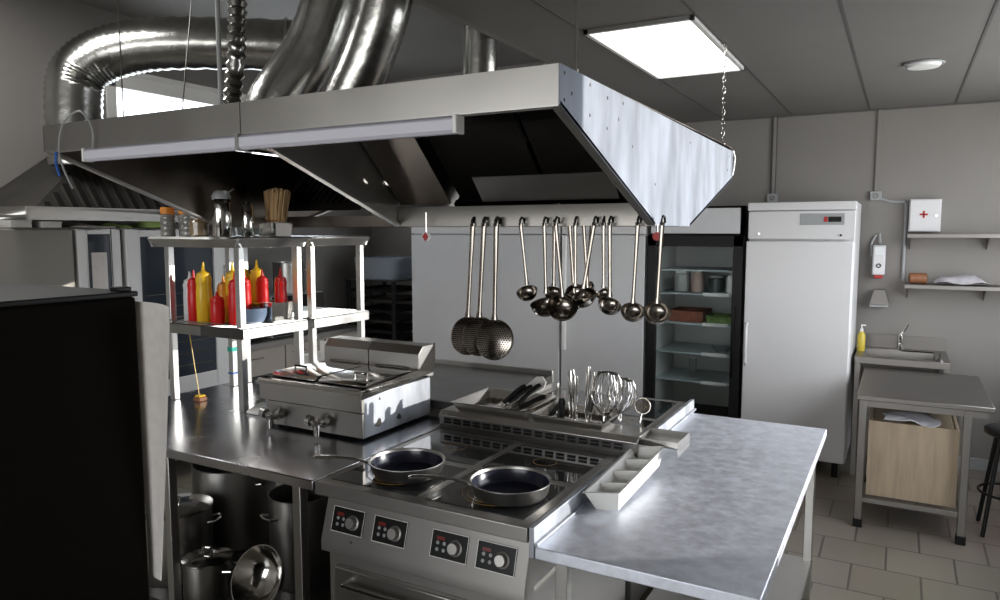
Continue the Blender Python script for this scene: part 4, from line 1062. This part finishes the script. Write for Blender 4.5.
# prep table with crate
pp = thing('prep_table', 'small steel prep table in front of the wash sink', 'work table', (.1, 5.35, 0))
part('table_top', MB().box(-.20, .50, 4.84, 5.87, .80, .83), DIMST, pp, bevel=.004)
part('apron', MB().box(-.17, .47, 4.86, 4.868, .76, .80), DIMST, pp)
for x in (-.165, .375):
    for y in (4.88, 5.80):
        lg = part('leg', MB().box(x - .021, x + .021, y - .021, y + .021, .05, .80), DIMST, pp, bevel=.003)
        part('foot', MB().box(x - .026, x + .026, y - .026, y + .026, 0, .05), BLACK, lg, bevel=.003)
part('lower_rail', MB().box(-.165, .375, 4.865, 4.895, .16, .19).box(-.165, .375, 5.785, 5.815, .16, .19).box(-.18, -.15, 4.88, 5.8, .16, .19).box(.36, .39, 4.88, 5.8, .16, .19), DIMST, pp, bevel=.002)
cr = thing('wooden_box', 'pale wooden box standing under the prep table', 'box', (.105, 5.2, .19))
part('box_front', MB().box(-.13, .345, 4.93, 4.948, .192, .66), WOOD, cr, bevel=.002)
part('box_side', MB().box(-.13, -.112, 4.948, 5.5, .192, .66), WOOD, cr, bevel=.002)
part('box_side', MB().box(.327, .345, 4.948, 5.5, .192, .66), WOOD, cr, bevel=.002)
part('box_back', MB().box(-.112, .327, 5.482, 5.5, .192, .66), WOOD, cr, bevel=.002)
part('box_lid', MB().box(-.112, .327, 4.948, 5.482, .64, .655), WOOD, cr)
gc = []
for i in range(15):
    rw = []
    for j in range(9):
        u = i / 14; v = j / 8
        z = .668 + .012 * (1 + math.sin(7 * u + 4 * v)) + .022 * math.sin(PI * u) * abs(math.sin(5 * v + 3 * u)) - (.025 * max(0, (.15 - v) / .15) * abs(math.sin(6 * u)))
        rw.append((-.05 + .29 * u + .01 * math.sin(9 * v), 4.925 + .22 * v + .012 * math.sin(11 * u), z))
    gc.append(rw)
solo('folded_cloth', MB().sheet(gc, .006), CLOTH, 'crumpled white cloth lying on top of the wooden box', 'cloth', (.1, 5.03, .66))
st = thing('dark_stool', 'dark metal stool at the right edge beside the prep table', 'stool', (.62, 5.2, 0))
part('seat', MB().lathe([(0, .60), (.14, .60), (.155, .61), (.155, .635), (.14, .645), (0, .645)], (.64, 5.2, 0), 28), BLACK, st)
for k in range(4):
    a = PI / 4 + k * PI / 2
    part('leg', MB().cyl((.64 + .11 * math.cos(a), 5.2 + .11 * math.sin(a), .60), (.64 + .2 * math.cos(a), 5.2 + .2 * math.sin(a), 0), .012, 10), BLACK, st)
part('foot_ring', MB().torus((.64, 5.2, .25), .165, .008, 28, 6), BLACK, st)

# ================================================================== LEFT BACKGROUND
# wall hood with dark louvre filters
wh = thing('wall_hood', 'dark slatted extractor hood over the ovens at far left', 'extractor hood', (-4.85, 2.9, 1.95))
XA, XB, YA, YZ = -5.24, -4.45, 2.38, 4.55
part('hood_frame', MB().box(XA, XB, YA, YZ, 1.90, 1.915).box(XB - .012, XB, YA, YZ, 1.885, 1.965).box(XA, XB, YA, YA + .012, 1.885, 1.965).box(XA, XB, YZ - .012, YZ, 1.885, 1.965), STEEL, wh, bevel=.002)
part('hood_shell', MB().prism([(XB - .013, 1.916), (XA, 1.916), (XA, 2.42), (-4.85, 2.42)], 'y', YA + .70, YZ - .02), DARKST, wh)
# sloping near end
m = MB(); v = [m.bm.verts.new(p) for p in ((XB - .013, YA + .013, 1.916), (XA, YA + .013, 1.916), (XA, YA + .70, 2.42), (-4.85, YA + .70, 2.42), (XB - .013, YA + .70, 1.916), (XA, YA + .70, 1.916))]
for f in ((0, 1, 2, 3), (0, 3, 4), (1, 5, 2), (0, 4, 5, 1), (2, 5, 4, 3)): m.bm.faces.new([v[i] for i in f])
part('hood_end', m, DARKST, wh)
m = MB()
d = Vector((-4.85 - (XB - .013), 2.42 - 1.916)); L = d.length; d_full = L; d /= L; n = Vector((-d.y, d.x)) * -.014
for k in range(25):
    y = YA + .05 + k * .083
    L = d_full * min(1.0, (y - YA) / .70)
    a = (XB - .013 + d.x * .03, 1.916 + d.y * .03); b = (XB - .013 + d.x * (L - .03), 1.916 + d.y * (L - .03))
    m.prism([a, b, (b[0] + n.x, b[1] + n.y), (a[0] + n.x, a[1] + n.y)], 'y', y, y + .035)
part('louvre', m, FILTER, wh, kind='stuff')
part('duct_collar', MB().cyl((-4.72, 2.86, 2.36), (-4.72, 2.86, 2.40), .18, 28), STEEL, wh)

# ovens against the left wall (fronts face +X)
OVST = mat('dull_oven_steel', (0.30, 0.285, 0.255), 0.55, 0.5)
WHITE3 = mat('sunlit_oven_frame', (0.85, 0.85, 0.84), 0.3)  # enamel colour lightened to stand for sunlight on the frames
def oven(y0, y1, lb, glass=None, paper=False, z1=1.84, z0=.12, xf=-4.6, handle=None, racks=False):
    t = thing('wall_oven', lb, 'oven', (-4.9, (y0 + y1) / 2, 0))
    part('oven_body', MB().box(-5.22, xf - .05, y0, y1, z0, z1), OVST, t, bevel=.004)
    if glass:
        g0, g1, gz0, gz1 = glass
        part('oven_door', MB().box(xf - .05, xf, y0 + .01, g0, z0 + .02, z1 - .01).box(xf - .05, xf, g1, y1 - .01, z0 + .02, z1 - .01).box(xf - .05, xf, g0, g1, gz1, z1 - .01).box(xf - .05, xf, g0, g1, z0 + .02, gz0), WHITE3, t, bevel=.004)
        part('door_pane', MB().box(xf - .045, xf - .01, g0, g1, gz0, gz1), mat('oven_glass', (.035, .045, .06), .07, coat=.5), t)
        if racks:
            rk = MB()
            for k in range(7): rk.cyl((xf - .006, g0 + .03, gz0 + .08 + k * .09), (xf - .006, g1 - .03, gz0 + .08 + k * .09), .004, 6)
            part('rack_rail', rk, CHROME, t)
    else:
        part('oven_door', MB().box(xf - .05, xf, y0 + .01, y1 - .01, z0 + .02, z1 - .01), OVST, t, bevel=.004)
    if handle is not None:
        part('door_handle', MB().tube([(xf, handle, 1.55), (xf + .035, handle, 1.53), (xf + .035, handle, 1.12), (xf, handle, 1.10)], .012, 8), CHROME, t)
    for y in (y0 + .07, y1 - .07):
        for x in (-5.15, xf - .1): part('foot', MB().cyl((x, y, 0), (x, y, z0), .02, 10), BLACK, t)
    if paper:
        part('paper_notice', MB().box(xf - .009, xf - .007, g0 + .03, g1 - .03, 1.38, 1.68), PAPER, t)
    return t
oven(1.95, 2.74, 'plain stainless oven cabinet at the far left under the dark hood', handle=None)
oven(2.75, 3.06, 'narrow white framed oven with blue glass and a paper notice', glass=(2.82, 2.985, .95, 1.80), paper=True)
oven(3.08, 3.98, 'tall white framed glass door oven behind the jars', glass=(3.19, 3.80, .75, 1.78), racks=True, handle=3.90)
# items on top of the ovens
def crumple(name, x0, x1, y0, y1, z, h, m, lb, cat, seed=1):
    random.seed(seed); g_ = []
    nx, ny = 10, 8
    ph = [random.uniform(0, 6) for _ in range(4)]
    for i in range(nx):
        rw = []
        for j in range(ny):
            u = i / (nx - 1); v = j / (ny - 1)
            e = (math.sin(PI * u) * math.sin(PI * v)) ** .5
            zz = z + .006 + h * e * (.55 + .25 * math.sin(5 * u + ph[0]) + .2 * math.sin(7 * v + ph[1] + 3 * u))
            rw.append((x0 + (x1 - x0) * u + .012 * math.sin(6 * v + ph[2]), y0 + (y1 - y0) * v + .012 * math.sin(7 * u + ph[3]), zz))
        g_.append(rw)
    return solo(name, MB().sheet(g_, .004), m, lb, cat, ((x0 + x1) / 2, (y0 + y1) / 2, z))
def carton(x0, x1, y0, y1, z, h, m, lb):
    t = thing('carton', lb, 'box', ((x0 + x1) / 2, (y0 + y1) / 2, z), 0)
    part('box_body', MB().box(x0, x1, y0, y1, z + .001, z + h * .7), m, t, bevel=.002)
    part('box_lid', MB().box(x0 - .003, x1 + .003, y0 - .003, y1 + .003, z + h * .7, z + h), m, t, bevel=.002)
carton(-4.95, -4.66, 2.40, 2.52, 1.84, .05, PLAST, 'small white box on the far left oven, nearest the frame edge')
carton(-4.95, -4.66, 2.58, 2.70, 1.84, .04, PLAST, 'small white box on the far left oven, beside the narrow oven')
crumple('paper_stack', -4.95, -4.62, 2.78, 3.04, 1.84, .04, PAPER, 'crumpled pale papers on top of the narrow oven', 'paper', 3)
crumple('green_bag', -4.95, -4.62, 3.30, 3.50, 1.84, .10, GREENB, 'light green crumpled bag on the glass door oven beside the jars', 'bag', 5)
crumple('green_bag', -4.9, -4.63, 3.10, 3.17, 1.84, .05, GREENB, 'small yellow green bag on the oven gap', 'bag', 8)

# beige counter cabinets with clutter past the ovens
bc = thing('base_cabinet', 'beige base cabinet along the left wall behind the shelf posts', 'cabinet', (-4.9, 4.7, 0))
part('cabinet_body', MB().box(-5.22, -4.62, 4.02, 5.5, .1, .86), BEIGE, bc, bevel=.003)
for k in range(3):
    d_ = part('door', MB().box(-4.62, -4.60, 4.03 + k * .49, 4.505 + k * .49, .12, .84), BEIGE, bc, bevel=.003)
    part('door_handle', MB().tube([(-4.60, 4.10 + k * .49, .78), (-4.57, 4.10 + k * .49, .78), (-4.57, 4.24 + k * .49, .78), (-4.60, 4.24 + k * .49, .78)], .006, 6), CHROME, d_)
part('plinth', MB().box(-5.2, -4.68, 4.04, 5.48, 0, .1), BLACK, bc)
part('counter_top', MB().box(-5.24, -4.58, 4.0, 5.52, .86, .90), STEEL, bc, bevel=.003)
t = thing('stock_pot', 'tall steel pot on a dark box seen through the far shelf unit', 'pot', (-4.78, 4.75, 1.27))
part('pot_body', MB().lathe([(0, 0), (.13, 0), (.135, .006), (.135, .27), (.14, .275), (.131, .275), (.129, .01), (0, .008)], (0, 0, 0), 30), STEEL, t, world=False)
part('pot_handle', MB().tube([(0.135, -.04, .21), (.17, -.04, .21), (.17, .04, .21), (.135, .04, .21)], .006, 8), STEEL, t, world=False)
mo = thing('microwave_oven', 'dark boxy microwave oven carrying the tall pot', 'microwave', (-4.9, 4.75, .9))
part('oven_case', MB().box(-5.15, -4.66, 4.42, 5.06, .91, 1.268), GREYP, mo, bevel=.006)
part('oven_door', MB().box(-4.66, -4.64, 4.43, 4.90, .92, 1.26), BLACK, mo, bevel=.003)
part('control_strip', MB().box(-4.66, -4.645, 4.91, 5.05, .92, 1.26), DARKST, mo, bevel=.002)
# whitish boxes and black grinder on the counter
t = thing('coffee_grinder', 'black machine on the left counter behind the bottles', 'kitchen machine', (-4.8, 4.2, .9))
part('machine_base', MB().box(-4.95, -4.68, 4.08, 4.34, .901, 1.0), BLACK, t, bevel=.01)
part('machine_column', MB().box(-4.93, -4.84, 4.12, 4.30, 1.0, 1.22), DARKST, t, bevel=.01)
part('machine_arm', MB().box(-4.93, -4.66, 4.12, 4.30, 1.22, 1.30), BLACK, t, bevel=.012)

# tray rack with clear box in the alcove at the back
rk = thing('tray_rack', 'black stack rack of dark trays beside the white fridges', 'rack', (-4.5, 6.0, 0))
for x in (-4.84, -4.28):
    for y in (5.62, 6.2): part('post', MB().box(x - .015, x + .015, y - .015, y + .015, 0, 1.33), BLACK, rk, bevel=.002)
for k in range(11):
    z = .22 + k * .10
    part('tray', MB().openbox(-4.82, -4.30, 5.61, 6.2, z, z + .03, .003, .01, .006), DARKST if k % 2 else BLACK, rk)
part('rack_top', MB().box(-4.86, -4.26, 5.60, 6.22, 1.33, 1.345), DARKST, rk)
t = thing('clear_storage_box', 'translucent storage box on top of the tray rack', 'storage box', (-4.56, 5.85, 1.345))
part('box_body', MB().openbox(-4.80, -4.34, 5.66, 6.1, 1.346, 1.56, .004, .02, .01), mat('translucent_box', (.42, .46, .52), .25, trans=.5), t)
part('box_contents', MB().box(-4.76, -4.38, 5.70, 6.05, 1.352, 1.41), PLAST, t, bevel=.02)
t = thing('apron_hook', 'dark folded aprons hanging at the alcove corner', 'apron', (-4.2, 6.4, 1.5))
gg = []
for i in range(9):
    rw = []
    for j in range(8):
        u = i / 8; v = j / 7
        wd = .035 + .02 * v
        rw.append((-4.20 + (u - .5) * 2 * wd, 5.95 + .02 * math.sin(12 * u) * (.4 + v), 1.52 - .85 * v))
    gg.append(rw)
part('fabric', MB().sheet(gg, .012), BLACKM, t)
part('hook', MB().tube([(-4.20, 6.49, 1.60), (-4.20, 6.0, 1.60), (-4.20, 5.94, 1.56), (-4.20, 5.95, 1.52)], .007, 8), CHROME, t)
# narrow window strip beside the fridges
wf = thing('window_4', None, None, (-4.19, YB, 1.0)); wf['kind'] = 'structure'
part('window_frame', MB().box(-4.62, -4.58, YB - .03, YB - .002, .9, 2.1).box(-4.22, -4.18, YB - .03, YB - .002, .9, 2.1).box(-4.62, -4.18, YB - .03, YB - .002, 2.06, 2.1).box(-4.62, -4.18, YB - .03, YB - .002, .9, .94), WALL, wf, bevel=.003)
part('window_pane', MB().box(-4.58, -4.22, YB - .012, YB - .004, .94, 2.06), GREYG, wf)
# clutter on the rear worktop
crumple('foil_sheet', -3.42, -3.10, 3.10, 3.45, .90, .05, CLOTH, 'crumpled white sheet on the rear worktop behind shelf posts', 'sheet', 11)
crumple('plastic_wrap', -2.86, -2.66, 3.1, 3.5, .90, .06, mat('clear_wrap', (.6, .62, .65), .2, noise=.2, nscale=15, bump=.5), 'crumpled shiny wrap on the rear worktop near the fryer', 'wrap', 12)
t = thing('paper_box', 'white cardboard tray on the rear worktop at the left', 'box', (-3.35, 3.65, .9))
part('box_body', MB().openbox(-3.52, -3.2, 3.58, 3.78, .901, .99, .004, .0), PLAST, t)
part('box_flap', MB().box(-3.52, -3.2, 3.775, 3.782, .99, 1.06), PLAST, t)
t = thing('small_clip', 'small yellow and brown item hanging on a thread by the worktop edge', 'ornament', (-3.30, 2.62, .9))
part('thread', MB().cyl((-3.30, 2.60, .93), (-3.36, 2.60, 1.27), .002, 5), YEL, t)
part('weight', MB().box(-3.325, -3.275, 2.58, 2.63, .901, .925), HANDLEW, t, bevel=.004)
part('ribbon', MB().box(-3.32, -3.28, 2.585, 2.625, .925, .934), YEL, t, bevel=.003)

# ================================================================== POTS BELOW THE WORKTOP
def pot(x, y, z, r, h, lb, lid=False, ang=0, m=None):
    t = thing('cooking_pot', lb, 'pot', (x, y, z), ang)
    m = m or STEEL
    part('pot_body', MB().lathe([(0, 0), (r * .97, 0), (r, .008), (r, h - .004), (r * 1.03, h), (r * .98, h), (r * .975, .012), (0, .01)], (0, 0, 0), 36), m, t, world=False)
    for s_ in (-1, 1):
        part('pot_handle', MB().tube([(s_ * r, -.045, h * .8), (s_ * (r + .035), -.045, h * .82), (s_ * (r + .045), 0, h * .82), (s_ * (r + .035), .045, h * .82), (s_ * r, .045, h * .8)], .006, 8), CHROME, t, world=False)
    if lid:
        l = part('pot_lid', MB().lathe([(r * 1.04, h + .001), (r * 1.04, h + .006), (r * .8, h + .018), (0, h + .028), (0, h + .024), (r * .8, h + .012), (r * 1.04, h + .001)], (0, 0, 0), 36), CHROME, t, world=False)
        part('lid_knob', MB().tube([(-.025, 0, h + .024), (-.02, 0, h + .05), (.02, 0, h + .05), (.025, 0, h + .024)], .005, 8), CHROME, l, world=False)
    return t
zp = .181
pot(-3.07, 2.62, zp, .21, .42, 'largest stock pot standing at the back under the worktop')
pot(-3.0, 2.20, zp, .165, .32, 'lidded steel pot in front of the largest stock pot', lid=True, ang=.6)
pot(-2.42, 2.45, zp, .15, .42, 'tall pot under the worktop near the range', ang=1.3)
pot(-2.68, 2.12, zp, .105, .17, 'small round saucepan at the shelf front between the pots', lid=True, ang=.3)
pot(-3.38, 2.25, zp, .13, .36, 'steel pot at the left, partly behind the hanging paper', ang=.2)
solo('mixing_bowl', MB().lathe([(0, 0), (.05, 0), (.10, .03), (.135, .09), (.132, .09), (.098, .033), (.048, .004), (0, .004)], (0, 0, 0), 32, Matrix.Rotation(math.radians(60), 3, 'X')).bm and MB().lathe([(0, 0), (.05, 0), (.10, .03), (.135, .09), (.132, .09), (.098, .033), (.048, .004), (0, .004)], (-2.32, 2.15, .32), 32, Matrix.Rotation(math.radians(60), 3, 'X')), CHROME,
     'steel mixing bowl tipped on its side by the worktop leg', 'bowl', (-2.32, 2.15, .32))

# ================================================================== BLACK APPLIANCE IN THE FOREGROUND
bk = thing('black_cabinet', 'large matt black appliance side in the left foreground', 'appliance', (-2.2, .8, 0))
part('cabinet_body', MB().box(-2.55, -1.848, .30, 1.265, .08, 1.64), BLACKM, bk, bevel=.01)
part('top_plate', MB().box(-2.555, -1.846, .295, 1.27, 1.64, 1.655), BLACK, bk, bevel=.004)
for x in (-2.48, -1.92):
    for y in (.38, 1.19): part('foot', MB().cyl((x, y, 0), (x, y, .08), .025, 12), BLACK, bk)
part('top_latch', MB().box(-1.90, -1.86, 1.22, 1.26, 1.655, 1.667), BLACK, bk, bevel=.003)
gp = []
for i in range(17):
    v = i / 16; rw = []
    z = 1.625 - .80 * v
    wdt = .118 * (1 - .86 * v ** 1.15) + .004
    for j in range(7):
        u = j / 6
        rw.append((-1.848 - .03 + (wdt + .03) * u, 1.275 + .02 * math.sin(PI * u) * (1 - v) + .01 * v, z - .010 * u))
    gp.append(rw)
solo('paper_sheet', MB().sheet(gp, .002), PAPER, 'curling sheet of paper stuck to the black appliance edge', 'paper', (-1.8, 1.335, 1.6))
